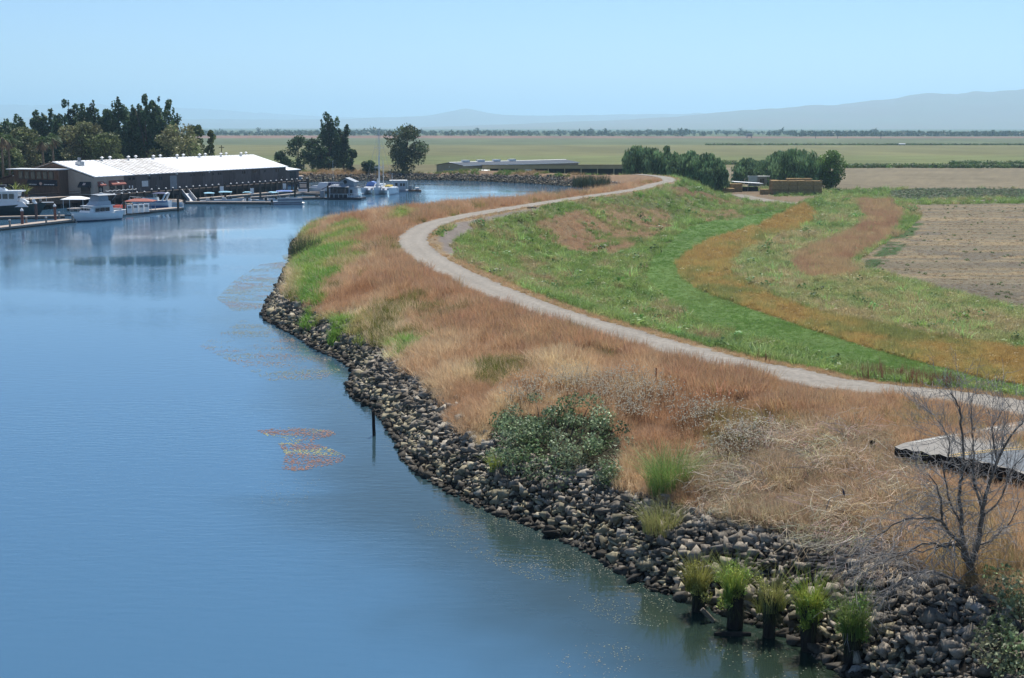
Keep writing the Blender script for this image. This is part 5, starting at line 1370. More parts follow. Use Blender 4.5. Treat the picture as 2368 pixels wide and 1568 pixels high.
o_p = at_z(275, 497, .5); o = thing("dock_box", "white dock box left of the fuel pumps", "dock box", (o_p[0], o_p[1]+1, .5), .2)
MB().box(-.9, .9, -.5, .5, 0, .8).build("box", m_offwhite, o); MB().box(-.95, .95, -.55, .55, .8, .9).build("lid", m_white, o)
# canopies
def canopy(vx0, vx1, vy, Y, h, dep, mat, label, peak=.35):
    a = at_y(vx0, vy, Y); b_ = at_y(vx1, vy, Y); w = b_.x-a.x; o = thing("dock_canopy", label, "canopy", (a.x, Y, .5), 0)
    z = a.z-.5
    mb = MB(); mb.add([(0, 0, z), (w, 0, z), (w, dep, z), (0, dep, z), (w*.3, dep*.5, z+peak), (w*.7, dep*.5, z+peak), (0, 0, z-.08), (w, 0, z-.08), (w, dep, z-.08), (0, dep, z-.08)],
        [(0, 1, 5, 4), (1, 2, 5), (2, 3, 4, 5), (3, 0, 4), (6, 9, 8, 7), (0, 6, 7, 1), (1, 7, 8, 2), (2, 8, 9, 3), (3, 9, 6, 0)]).build("roof", mat, o)
    for x in (.4, w-.4):
        for y in (.4, dep-.4): MB().bar((x, y, 0), (x, y, z-.05), .06, n=6).build("post", m_steel, o)
    return o
canopy(139, 195, 461.5, 256, 3, 4.5, m_white, "white peaked canopy left of the white cruiser", .5)
canopy(284, 352, 466, 262, 3, 4, m_redcloth, "long brownish red canopy over the fuel pumps", .45)
# gangway
g0 = at_z(437, 446, 2.3); g1 = at_z(458, 472, .55)
gw = thing("gangway", "grey metal gangway leading down to the rental dock", "gangway", (g0[0], g0[1]-8, 0), 0)
q0 = at_y(437, 448, 303); q1 = at_y(455, 470, 297); q0 = q0-gw.location; q1 = q1-gw.location
for off in (0, 1.5):
    a = Vector((q0.x-off, q0.y, q0.z)); b_ = Vector((q1.x-off, q1.y, q1.z))
    MB().bar(a+Vector((0, 0, .9)), b_+Vector((0, 0, .9)), .06, n=6).build("handrail", m_white, gw)
    mb = MB(); mb.add([a, b_, b_+Vector((0, 0, .85)), a+Vector((0, 0, .85)), a+Vector((.03, 0, 0)), b_+Vector((.03, 0, 0)), b_+Vector((.03, 0, .85)), a+Vector((.03, 0, .85))], [(0, 1, 2, 3), (7, 6, 5, 4), (0, 3, 7, 4), (1, 5, 6, 2), (3, 2, 6, 7), (0, 4, 5, 1)]).build("side_panel", m_steel, gw)
a, b_ = q0, q1; mb = MB(); mb.add([a, b_, b_-Vector((1.5, 0, 0)), a-Vector((1.5, 0, 0)), a+Vector((0, 0, .06)), b_+Vector((0, 0, .06)), b_+Vector((-1.5, 0, .06)), a+Vector((-1.5, 0, .06))], [(0, 3, 2, 1), (4, 5, 6, 7), (0, 1, 5, 4), (2, 3, 7, 6)]).build("ramp", m_steel, gw)
for vx, vy, Y, lab in ((519, 437, 318, "white notice board on the wharf piles left of the tall pile"), (662, 430, 352, "white notice board at the end of the warehouse"), (588, 441, 330, "small white notice near the middle of the wharf")):
    p = at_y(vx, vy, Y); o = thing("notice_board", lab, "sign", (p.x, p.y-3, p.z), 0, "white notices on the wharf")
    MB().box(-.4, .4, -.04, .04, -.6, .7).build("panel", m_white, o); MB().bar((0, .06, -3), (0, .06, .5), .05, n=6).build("post", m_steel, o)

# ---------------------------------------------------------------- boats
m_hullwhite = pmat("gelcoat_white_mat", (0.74, 0.76, 0.77), 0.25, 0.04, 1, spec=0.5)
m_hulldark = pmat("dark_green_hull_mat", (0.012, 0.03, 0.03), 0.25, 0.2, 1, spec=0.5)
m_boot = pmat("blue_bottom_mat", (0.03, 0.07, 0.12), 0.5, 0.2, 1)
m_bluestripe = pmat("blue_stripe_mat", (0.05, 0.14, 0.32), 0.35, 0.1, 1)
m_bimini = pmat("light_blue_canvas_mat", (0.26, 0.50, 0.62), 0.8, 0.08, 2)
m_bimini2 = pmat("blue_canvas_mat", (0.11, 0.20, 0.46), 0.8, 0.08, 2)
m_navy = pmat("navy_canvas_mat", (0.05, 0.06, 0.14), 0.8, 0.1, 2)
m_tancanvas = pmat("tan_canvas_mat", (0.58, 0.46, 0.36), 0.85, 0.08, 2)
m_redcanvas = pmat("red_canvas_mat", (0.62, 0.10, 0.06), 0.8, 0.08, 2)
m_yellow = pmat("yellow_canvas_mat", (0.72, 0.52, 0.08), 0.8, 0.08, 2)
m_black = pmat("black_plastic_mat", (0.02, 0.02, 0.022), 0.4, 0.1, 2)
m_grey = pmat("grey_paint_mat", (0.26, 0.29, 0.32), 0.6, 0.1, 1)
m_lgrey = pmat("light_grey_paint_mat", (0.44, 0.47, 0.50), 0.6, 0.08, 1)
m_charcoal = pmat("charcoal_mat", (0.035, 0.037, 0.042), 0.6, 0.15, 1)

def hull(L_, B, H, root, mh, mb_, md, sheer=.35, rake=.12, draft=.35, boot=.25, tr=.85, fine=2.2, name="hull", n=13):
    """hull along +x, stern at 0, bow at L_"""
    rows_ = []
    for i in range(n):
        t = i/(n-1); f_ = 1-max(0, (t-.38)/.62)**fine; f_ *= lerp(tr, 1, min(1, t/.38)); f_ = max(f_, .012)
        hz = H*(1+sheer*t**2); row = []
        for (fw, z) in ((1.0, hz), (.93-.12*t, hz*.5), (.84-.18*t, boot), (.80-.2*t, 0), (.30, -draft*(1-t**3)), (0, -draft*(1-t**3)-.02)):
            x = L_*t - rake*L_*t**3*(1-max(0, z)/hz) ; row.append((x, B/2*f_*fw, z))
        rows_.append(row)
    M = MB(); nn = 6
    def strip(k, mi):
        for s_ in (1, -1):
            vs = []; 
            for r in rows_: vs += [(r[k][0], r[k][1]*s_, r[k][2]), (r[k+1][0], r[k+1][1]*s_, r[k+1][2])]
            fs = [(2*i, 2*i+1, 2*i+3, 2*i+2) if s_ > 0 else (2*i, 2*i+2, 2*i+3, 2*i+1) for i in range(n-1)]; M.add(vs, fs, mi)
    for k in range(5): strip(k, 0 if k < 2 else 1)
    r = rows_[0]; M.add([(p[0], p[1], p[2]) for p in r]+[(p[0], -p[1], p[2]) for p in r[::-1]], [tuple(range(12))], 0)
    M.build(name, [mh, mb_], root, smooth=False)
    D = MB(); vs = []
    for r in rows_: vs += [(r[0][0], r[0][1]*.97, r[0][2]-.05), (r[0][0], -r[0][1]*.97, r[0][2]-.05)]
    D.add(vs, [(2*i, 2*i+2, 2*i+3, 2*i+1) for i in range(n-1)]).build("deck", md, root)
    return lambda t: H*(1+sheer*t**2)
def rail(root, pts, h, mat, r=.03, step=None, name="rail"):
    mb = MB()
    for i in range(len(pts)-1): mb.bar(Vector(pts[i])+Vector((0, 0, h)), Vector(pts[i+1])+Vector((0, 0, h)), r, n=5)
    for p in pts: mb.bar(p, Vector(p)+Vector((0, 0, h)), r, n=5)
    return mb.build(name, mat, root)
def cabin(root, x0, x1, w0, w1, z0, z1, fr, br, mat, name="cabin", top=.9):
    """house with raked front (fr) and back (br)"""
    vs = [(x0, -w0/2, z0), (x1, -w1/2, z0), (x1, w1/2, z0), (x0, w0/2, z0), (x0+br, -w0/2*top, z1), (x1-fr, -w1/2*top, z1), (x1-fr, w1/2*top, z1), (x0+br, w0/2*top, z1)]
    return MB().add(vs, [(0, 3, 2, 1), (4, 5, 6, 7), (0, 1, 5, 4), (1, 2, 6, 5), (2, 3, 7, 6), (3, 0, 4, 7)]).build(name, mat, root)
def wins(root, x0, x1, y, z0, z1, n, gap=.15, name="window", mat=None, both=True):
    w = (x1-x0-gap*(n-1))/n
    for i in range(n):
        a = x0+i*(w+gap)
        for s_ in ((1, -1) if both else (1,)):
            MB().box(a, a+w, min(y*s_, y*s_+.04*s_), max(y*s_, y*s_+.04*s_), z0, z1).build(name, mat or m_glass, root)
def front_wins(root, x, w, z0, z1, n, gap=.12):
    ww = (w-gap*(n-1))/n
    for i in range(n): MB().box(x, x+.04, -w/2+i*(ww+gap), -w/2+i*(ww+gap)+ww, z0, z1).build("windscreen", m_glass, root)
def boat_root(name, vx, vy, heading, label, L_, cat="boat", group=None):
    """heading: degrees, 0 = +x, 90 = away from the camera; placed by its middle"""
    p = at_z(vx, vy, 0); a = math.radians(heading)
    return thing(name, label, cat, (p[0]-math.cos(a)*L_/2, p[1]-math.sin(a)*L_/2, 0), a, group)
def bimini(root, x0, x1, w, z0, z1, mat, name="bimini"):
    mb = MB(); rings = []
    for x in np.linspace(x0, x1, 5):
        k = 1-((x-(x0+x1)/2)/((x1-x0)/2))**2*.5
        rings.append([(x, -w/2, z1-.25), (x, -w*.25, z1-.25+.22*k), (x, w*.25, z1-.25+.22*k), (x, w/2, z1-.25), (x, w*.25, z1-.3+.2*k), (x, -w*.25, z1-.3+.2*k)])
    mb.loft(rings).build(name, mat, root)
    fr = MB()
    for x in (x0+.2, x1-.2):
        for s_ in (-1, 1): fr.bar((x*.5+(x0+x1)*.25, s_*w*.48, z0), (x, s_*w*.48, z1-.28), .025, n=5)
    fr.build(name+"_frame", m_steel, root)
def outboard(root, y=0, mat=None):
    o = MB().box(-.55, -.1, y-.2, y+.2, .55, 1.15).build("outboard_motor", mat or m_black, root); MB().box(-.4, -.15, y-.08, y+.08, -.3, .55).build("motor_leg", m_greymetal, o)

# white flybridge cruiser
b = boat_root("cabin_cruiser", 218, 511, 240, "white flybridge cruiser with grey canvas moored at the front dock", 10.5)
hull(10.5, 3.6, 1.25, b, m_hullwhite, m_boot, m_hullwhite, sheer=.42, rake=.14)
cabin(b, 2.0, 7.8, 3.0, 2.5, 1.2, 2.55, 1.3, .2, m_hullwhite); wins(b, 3.0, 6.2, 1.41, 1.65, 2.3, 3); front_wins(b, 7.12, 2.0, 1.75, 2.35, 3)
MB().box(1.8, 6.9, -1.5, 1.5, 2.56, 2.66).build("cabin_roof", m_hullwhite, b)
cabin(b, 2.4, 5.9, 2.6, 2.3, 2.67, 3.35, .7, .1, m_lgrey, "flybridge"); cabin(b, 2.9, 5.2, 2.4, 2.2, 3.36, 4.3, .4, .1, m_grey, "flybridge_enclosure", .92)
bimini(b, 1.0, 5.3, 2.6, 3.4, 4.6, m_grey); MB().bar((3.4, 0, 4.55), (3.4, 0, 4.75), .3, n=10).bar((3.4, 0, 4.75), (3.4, 0, 5.6), .02, n=5).build("radar", m_white, b)
rail(b, [(5.5, 1.55, 1.55), (7.6, 1.3, 1.68), (9.2, .75, 1.8), (10.3, 0, 1.9), (9.2, -.75, 1.8), (7.6, -1.3, 1.68), (5.5, -1.55, 1.55)], .65, m_steel)
MB().box(0, 1.9, -1.6, 1.6, 1.2, 1.6).build("cockpit_coaming", m_hullwhite, b); MB().bar((1.0, 1.2, 1.5), (-.2, 1.4, 3.0), .03, n=5).build("rod_holder", m_steel, b); MB().box(.2, .3, -1.4, 1.4, 1.6, 2.0).build("stern_seat", m_lgrey, b)
# trawler at the left edge
b = boat_root("trawler_yacht", 22, 502, 8, "trawler yacht with white house and dark green hull at the left edge", 15.5)
b.location.x -= 1.2
hull(15.5, 4.6, 1.9, b, m_hulldark, m_boot, m_hullwhite, sheer=.38, rake=.10)
cabin(b, 3, 12.5, 4.5, 3.3, 1.85, 2.75, .9, 0, m_hullwhite, "upper_hull", 1.0); cabin(b, 3.5, 10.6, 3.8, 3.3, 2.76, 4.5, -.35, 0, m_hullwhite, "wheelhouse", .95)
wins(b, 5.0, 10.2, 1.80, 3.3, 4.2, 5, .25); front_wins(b, 10.75, 2.8, 3.4, 4.25, 3); MB().box(3.2, 11.6, -2.0, 2.0, 4.52, 4.72).build("wheelhouse_roof", m_hullwhite, b)
cabin(b, 5.5, 8.8, 2.4, 2.0, 4.73, 5.3, .8, 0, m_hullwhite, "upper_helm"); MB().bar((6, 0, 5.2), (6, 0, 8.2), .07, .03, n=6).bar((6, 0, 6.6), (3, 0, 7.6), .05, n=5).build("mast", m_lgrey, b); MB().box(7.6, 8.6, -.7, .7, 5.32, 5.75).build("solar_panel", m_charcoal, b)
rail(b, [(10.8, 1.6, 2.55), (12, 1.35, 2.62), (13.2, 1.0, 2.68), (14.4, .55, 2.75), (15.4, 0, 2.82), (14.4, -.55, 2.75), (13.2, -1.0, 2.68), (12, -1.35, 2.62), (10.8, -1.6, 2.55)], .75, m_white)
MB().box(14.6, 16.6, -.35, .35, 2.5, 2.62).build("bow_pulpit", m_white, b); MB().bar((13.4, -1.05, 2.9), (13.45, -1.12, 2.9), .34, n=12).build("life_ring", m_white, b); cabin(b, 11.0, 12.4, 2.0, 1.4, 2.6, 3.2, .8, .1, m_hullwhite, "trunk_cabin")
# blue striped express cruiser
b = boat_root("express_cruiser", 345, 479, 176, "blue striped express cruiser with radar arch behind the fuel dock", 8.6)
hull(8.6, 3.0, 1.3, b, m_hullwhite, m_bluestripe, m_hullwhite, sheer=.22, rake=.2, boot=.35); MB().box(.2, 6.4, -1.53, 1.53, 1.05, 1.22).build("stripe", m_bluestripe, b)
cabin(b, 2.6, 6.8, 2.5, 1.6, 1.3, 1.95, 1.6, .1, m_hullwhite); cabin(b, 3.0, 5.0, 2.3, 1.9, 1.96, 2.7, 1.2, .1, m_glass, "windscreen", .85)
mb = MB(); mb.tube([(1.2, -1.3, 1.3), (.5, -1.2, 2.7), (.4, 0, 2.9), (.5, 1.2, 2.7), (1.2, 1.3, 1.3)], [.16]*5, 6).build("radar_arch", m_hullwhite, b); bimini(b, .6, 3.2, 2.4, 1.4, 3.0, m_navy); rail(b, [(5.6, 1.1, 1.45), (7, .7, 1.5), (8.3, 0, 1.6), (7, -.7, 1.5), (5.6, -1.1, 1.45)], .5, m_steel)
# covered boats and runabouts
def runabout(vx, vy, heading, label, L_=5.6, B=2.1, H=.75, top=None, cover=None, screen=True, ob=True, mh=None, stripe=None, group="small boats in the marina"):
    b = boat_root("motor_boat", vx, vy, heading, label, L_, group=group)
    hull(L_, B, H, b, mh or m_hullwhite, stripe or m_hullwhite, m_lgrey, sheer=.25, rake=.12, boot=.2)
    if cover is not None:
        rings = [[(x, -B*.46*k, H*.98), (x, -B*.25*k, H+.55*h), (x, B*.25*k, H+.55*h), (x, B*.46*k, H*.98)] for x, k, h in ((.05, .9, .6), (L_*.3, 1, 1.0), (L_*.6, .9, 1.0), (L_*.92, .25, .6))]
        MB().loft(rings).build("cover", cover, b)
    else:
        if screen: cabin(b, L_*.45, L_*.62, B*.7, B*.55, H*.95, H+.6, .35, .05, m_glass, "windscreen", .9)
        MB().box(L_*.28, L_*.4, -B*.35, -.1, H*.9, H+.35).build("seat", m_offwhite, b); MB().box(L_*.28, L_*.4, .1, B*.35, H*.9, H+.35).build("seat", m_offwhite, b)
        MB().box(L_*.48, L_*.56, -.3, .3, H*.9, H+.5).build("console", m_offwhite, b)
    if top is not None: bimini(b, L_*.18, L_*.62, B*.9, H, H+1.75, top)
    if ob: outboard(b)
    return b
runabout(272, 491, 200, "red covered boat beside the dark pile", 5.6, 2.2, .8, None, m_redcanvas)
runabout(393, 475, 178, "small boat under a tan cover behind the fuel dock end", 5.4, 2.1, .7, None, m_tancanvas)
runabout(489, 470, 20, "rental boat with light blue bimini nearest the gangway", 4.8, 2.1, .6, m_bimini)
runabout(529, 469, 8, "long white skiff with blue bimini right of the first rental boat", 6.2, 2.1, .75, m_bimini)
runabout(572, 468, 100, "third rental boat with a blue top in the middle of the dock", 5.0, 2.1, .6, m_bimini)
runabout(606, 468, 175, "low open rental boat with black motor", 5.2, 2.0, .55, None)
runabout(634, 468, 60, "rental boat under a blue top beside the pontoon boat", 4.8, 2.0, .6, m_bimini)
runabout(566, 471, 0, "tiny white tender at the edge of the rental dock", 2.6, 1.2, .35, None, None, False, False)
# canvas topped cruisers
def weekender(vx, vy, heading, label, canvas, L_=7.2, cover=False):
    b = boat_root("weekend_cruiser", vx, vy, heading, label, L_, group="white cruisers on the far finger dock")
    hull(L_, 2.6, 1.1, b, m_hullwhite, m_hullwhite, m_hullwhite, sheer=.2, rake=.16)
    cabin(b, L_*.35, L_*.85, 2.2, 1.2, 1.1, 1.75, .9, .1, m_hullwhite)
    cabin(b, .4, L_*.5, 2.4, 2.1, 1.1, 2.55, .5, .2, canvas, "canvas_enclosure", .8); MB().box(-.5, 0, -1.1, 1.1, .35, .5).build("swim_platform", m_hullwhite, b)
    MB().box(.38, .42, -.8, .8, 1.4, 2.3).build("canvas_window", m_tancanvas if canvas is m_black else m_lgrey, b)
    return b
weekender(700, 446, 100, "white cruiser with black framed canvas seen from astern", m_black)
weekender(737, 446, 160, "white boat under a pale cover left of the houseboat", m_hullwhite, 6.6)
weekender(765, 446, 120, "white cruiser with navy top half hidden behind the dark houseboat", m_navy, 7.5)
# pontoon boat
b = boat_root("pontoon_boat", 668, 473, 12, "pontoon boat with blue canopy and two motors at the dock end", 6.4)
for s_ in (-1, 1): MB().bar((0, s_*.85, .15), (5.6, s_*.85, .15), .32, n=10).bar((5.6, s_*.85, .15), (6.4, s_*.85, .35), .32, .05, n=10).build("pontoon", m_steel, b)
MB().box(0, 6.0, -1.2, 1.2, .5, .62).build("deck", m_lgrey, b)
for s_ in (-1, 1): MB().box(.9, 5.9, s_*1.18-.03, s_*1.18+.03, .62, 1.35).build("fence_panel", m_steel, b); MB().box(.9, 5.9, s_*1.22-.015, s_*1.22+.015, .9, 1.1).build("stripe", m_navy, b)
bimini(b, .6, 3.9, 2.3, 1.3, 3.0, m_bimini2); MB().box(2.6, 3.3, .2, .9, .62, 1.5).build("console", m_offwhite, b); MB().box(4.6, 5.6, -1.0, 1.0, .62, 1.1).build("bench", m_offwhite, b)
outboard(b, -.35, m_black); outboard(b, .35, m_white)
# dark two storey houseboat
p = at_z(782, 462, 0); hb = thing("houseboat", "dark two storey houseboat with gabled upper cabin", "houseboat", (p[0], p[1], 0), -.12)
MB().box(-2.4, 5.2, -.3, 5.0, -.3, .45).build("barge", m_charcoal, hb); MB().box(-1.9, 2.1, .5, 4.6, .46, 2.75).build("lower_cabin", m_charcoal, hb)
for x in (-1.6, -.7, .2, 1.1): 
    w = MB().box(x, x+.75, .42, .49, 1.1, 2.4).build("window", m_darkwood, hb); MB().box(x+.07, x+.68, .38, .415, 1.17, 2.33).build("pane", m_glass, w)
MB().add([(-2.3, -.1, 2.76), (2.5, -.1, 2.76), (2.5, 5, 2.76), (-2.3, 5, 2.76), (-1.7, .6, 3.25), (2.1, .6, 3.25), (2.1, 4.4, 3.25), (-1.7, 4.4, 3.25)], [(0, 3, 2, 1), (4, 5, 6, 7), (0, 1, 5, 4), (1, 2, 6, 5), (2, 3, 7, 6), (3, 0, 4, 7)]).build("lower_roof", m_grey, hb)
rail(hb, [(-1.6, .6, 3.25), (-.7, .6, 3.25), (.2, .6, 3.25), (1.1, .6, 3.25)], .55, m_lgrey, .05, name="balcony_rail")
MB().prism_y([(0, 2.76), (3.2, 2.76), (3.2, 3.9), (1.4, 4.65), (0, 3.95)], 1.4, 4.6).build("upper_cabin", m_grey, hb)
MB().prism_y([(-.3, 3.85), (1.4, 4.68), (1.4, 4.8), (-.4, 3.93)], 1.1, 4.9).build("upper_roof", m_charcoal, hb); MB().prism_y([(1.4, 4.68), (3.6, 3.75), (3.6, 3.87), (1.4, 4.8)], 1.1, 4.9).build("upper_roof", m_grey, hb)
MB().bar((1.3, 1.36, 3.9), (1.3, 1.30, 3.9), .42, n=14).build("round_window", m_dark, hb)
MB().box(2.12, 3.4, .9, 4.5, .46, 2.75).build("stair_cabin", m_lgrey, hb); MB().box(2.5, 3.0, .82, .89, .5, 2.2).build("door", m_dark, hb)
MB().box(3.3, 4.1, 1, 4, 2.6, 2.75).build("porch_roof", m_grey, hb)
rail(hb, [(2.2, -.2, .45), (3.0, -.2, .45), (3.8, -.2, .45), (4.6, -.2, .45), (5.1, -.2, .45), (5.1, 1.2, .45), (5.1, 2.6, .45)], .9, m_offwhite, .06, name="deck_rail"); MB().box(2.2, 5.1, -.16, -.12, .55, 1.0).build("rail_panel", m_lgrey, hb)
rail(hb, [(-1.9, -.1, .45), (-.9, -.1, .45), (.1, -.1, .45), (1.1, -.1, .45), (2.1, -.1, .45)], .8, m_offwhite, .05, name="porch_rail")
p = at_z(741, 461, 0); rf = thing("work_raft", "dark raft with machinery left of the houseboat", "raft", (p[0], p[1], 0), -.05)
MB().box(-1.6, 2.6, 0, 2.4, -.2, .35).build("platform", m_charcoal, rf); MB().box(-.2, .7, .5, 1.4, .36, 1.9).build("cabinet", m_grey, rf); MB().box(1.3, 1.7, .8, 1.2, .36, 3.0).build("hoist_post", m_pile, rf); MB().box(-1.3, -.6, .5, 1.1, .36, 1.0).build("engine", m_black, rf); MB().bar((1.5, 1, 2.8), (.2, .6, 2.2), .08, n=6).build("hoist_arm", m_pile, rf); MB().box(2.0, 2.5, .5, 1.2, .36, 1.2).build("drum", m_rustpile, rf)
p = at_z(768, 462, 0); fp = thing("flag_mast", "thin pole rising from the houseboat stern", "mast", (p[0]+.2, p[1]+.6, .4), 0); MB().bar((0, 0, 0), (0, 0, 8.2), .05, .03, n=6).build("pole", m_lgrey, fp); MB().box(-.05, .05, -.3, .3, 8.0, 8.1).build("truck", m_lgrey, fp)
# trimaran
tm = thing("trimaran", "white trimaran with tall mast and yellow trim beside the houseboat", "sailboat", (0, 0, 0), 0)
p = at_z(872, 452, 0); tm.location = (p[0], p[1]+6.5, 0); tm.rotation_euler = (0, 0, math.radians(-97))
def tri_hull(y, x0, L_, B, H, nm): 
    e = thing_part = bpy.data.objects.new(nm, None); COL.objects.link(e); e.parent = tm; e.location = (x0, y, 0); hull(L_, B, H, e, m_hullwhite, m_lgrey, m_hullwhite, sheer=.22, rake=.10, fine=1.7, name="hull_shell")
tri_hull(0, -5.5, 12.0, 1.9, 1.5, "centre_hull"); tri_hull(3.3, -4, 9.6, 1.5, 1.45, "outer_hull"); tri_hull(-3.3, -4, 9.6, 1.5, 1.45, "outer_hull")
cabin(tm, -3.2, 2.6, 7.6, 7.0, 1.05, 1.75, .9, .3, m_hullwhite, "wing_deck", .98); cabin(tm, -2.2, 2.6, 2.4, 1.8, 1.7, 2.5, 1.0, .2, m_hullwhite); front_wins(tm, 1.95, 1.4, 1.95, 2.3, 2)
for y in (-2.6, -1.4, 1.4, 2.6): MB().box(2.3, 2.36, y-.3, y+.3, 1.25, 1.45).build("deck_window", m_glass, tm)
MB().box(-3.0, .6, 1.4, 2.6, 1.76, 2.1).build("yellow_sail_bag", m_yellow, tm); MB().box(-2.6, -1.6, -3.4, -2.6, 1.76, 2.2).build("yellow_cover", m_yellow, tm)
MB().prism_x([(-3.6, 1.8), (-1.3, 1.8), (-1.5, 2.7), (-2.4, 3.0), (-3.3, 2.7)], -3.6, -1.2).build("cockpit_tarp", m_bimini2, tm)
mz = at_y(866, 298, tm.location.y).z
ms = MB().bar((1.2, 0.25, 1.7), (1.2, 0.25, mz), .12, .06, n=8).build("mast", m_offwhite, tm)
for z in (6.5, 11): MB().box(1.15, 1.25, -1.0, 1.5, z-.04, z+.04).build("spreader", m_offwhite, ms)
for a, b_ in (((1.2, .25, mz-.3), (6.3, 0, 1.8)), ((1.2, .25, mz-.3), (0, 3.6, 1.6)), ((1.2, .25, mz-.3), (0, -3.6, 1.6)), ((1.2, .25, mz-.3), (-5.2, 0, 1.6))): MB().bar(a, b_, .022, n=4).build("stay", m_steel, ms)
for y, x, top in ((.95, .2, 8.2), (-.75, -2.5, 9.2)):
    m2 = MB().bar((x, y, 1.7), (x, y, top), .09, .06, n=8).build("short_mast", m_offwhite, tm)
    if y < 0: MB().box(x-.04, x+.04, y-1.1, y+1.1, top-3.1, top-3.0).build("yard", m_offwhite, m2)
rings = [[(2.6-.1*k, .1, 2.0+k*.45), (1.0+.3*k, .3*(1-k/4), 2.0+k*.45), (1.0+.3*k, -.7*(1-k/4)-.05, 2.0+k*.45)] for k in range(5)]
MB().loft(rings).build("furled_sail", m_white, tm)
rail(tm, [(4.6, 2.9, 1.7), (5.4, 3.3, 1.72), (4.6, 3.7, 1.7)], .5, m_steel); rail(tm, [(4.6, -3.7, 1.7), (5.4, -3.3, 1.72), (4.6, -2.9, 1.7)], .5, m_steel)
# grey box houseboat and raft
p = at_z(923, 444, 0); h2 = thing("houseboat", "small grey flat roofed houseboat right of the trimaran", "houseboat", (p[0], p[1], 0), .08)
MB().box(-2.3, 2.2, 0, 4.2, -.3, .4).build("barge", m_grey, h2); MB().box(-2.0, 1.6, .4, 3.9, .41, 2.65).build("cabin", m_lgrey, h2); MB().box(-2.4, 2.0, .1, 4.2, 2.66, 2.82).build("roof", m_offwhite, h2)
d_ = MB().box(-1.0, -.4, .3, .39, .6, 2.2).build("door", m_charcoal, h2); MB().box(-.5, -.45, .25, .295, 1.3, 1.4).build("handle", m_steel, d_)
for x in (.2, .9): MB().box(x, x+.5, .32, .39, 1.4, 2.1).build("window", m_glass, h2)
MB().bar((1.95, .3, .4), (1.95, .3, 2.66), .06, n=6).bar((1.95, 3.8, .4), (1.95, 3.8, 2.66), .06, n=6).build("porch_post", m_white, h2); MB().bar((-1.7, .2, .4), (-1.7, .2, 4.6), .04, n=6).build("aerial", m_white, h2)
p = at_z(958, 443, 0); r2 = thing("work_raft", "low raft with gear and a white tank at the marina's right end", "raft", (p[0], p[1], 0), 0)
MB().box(-2.0, 1.6, 0, 2.2, -.2, .35).build("platform", m_brown, r2); MB().bar((.2, .8, .7), (1.1, .8, .7), .35, n=10).build("tank", m_offwhite, r2); MB().box(-1.5, -.7, .5, 1.3, .36, 1.4).build("crate", m_grey, r2); MB().bar((-.6, .5, .4), (.2, .8, 1.7), .06, n=5).build("boom", m_black, r2)
p = at_z(684, 430, 0); r3 = thing("houseboat", "low grey houseboat half hidden beyond the warehouse annex", "houseboat", (p[0], p[1], 0), .1)
MB().box(-2.5, 3, 0, 4, -.3, .4).build("barge", m_navy, r3); MB().box(-2.3, 1.4, .3, 3.6, .41, 2.5).build("cabin", m_grey, r3); MB().box(-2.7, 1.9, 0, 4, 2.51, 2.66).build("roof", m_tancanvas, r3); MB().box(.2, .9, .2, .29, 1.2, 2.0).build("window", m_glass, r3)
# ---------------------------------------------------------------- near things
m_oldpile = pmat("old_pile_mat", (0.030, 0.026, 0.022), 0.9, 0.4, 5, 0.03, stretch=(1, 1, 0.3), spec=0.2)
m_drift = pmat("driftwood_mat", (0.20, 0.165, 0.125), 0.9, 0.3, 5, 0.02, stretch=(.3, 1, 1), spec=0.2)
m_limb = pmat("dead_limb_mat", (0.13, 0.115, 0.10), 0.85, 0.35, 4, 0.01, spec=0.3)
m_deadwood = pmat("dead_branch_mat", (0.34, 0.31, 0.28), 0.85, 0.35, 4, 0.01, spec=0.3)
def rough_post(h, r, seed, n=10, lean=(0, 0), segs=7):
    rg = np.random.default_rng(seed); rings = []
    ph = rg.random(n)*.25
    for i in range(segs):
        t = i/(segs-1); k = 1-.1*t
        rings.append([(lean[0]*t+math.cos(2*math.pi*j/n)*r*k*(1+rg.normal(0, .05)+ph[j]*.4), lean[1]*t+math.sin(2*math.pi*j/n)*r*k*(1+rg.normal(0, .05)+ph[j]*.4), -1.2+(h+1.2)*t+(rg.normal(0, .07) if i == segs-1 else 0)) for j in range(n)])
    return MB().loft(rings)
piles = [(1615, 1412, 1340, 1285, (.30, .30, .07), (.40, .38, .12), "leftmost grass topped pile nearest the stones"), (1695, 1449, 1360, 1290, (.24, .36, .07), (.40, .42, .10), "second grass topped pile with the fullest green tuft"),
         (1778, 1472, 1380, 1320, (.30, .32, .09), (.40, .36, .14), "third pile from the left with sparse growth and a split top"), (1870, 1502, 1400, 1330, (.22, .34, .06), (.45, .46, .08), "fourth pile with the broad yellow green tuft"), (1966, 1545, 1440, 1370, (.16, .26, .06), (.26, .30, .10), "rightmost pile with dull green growth")]
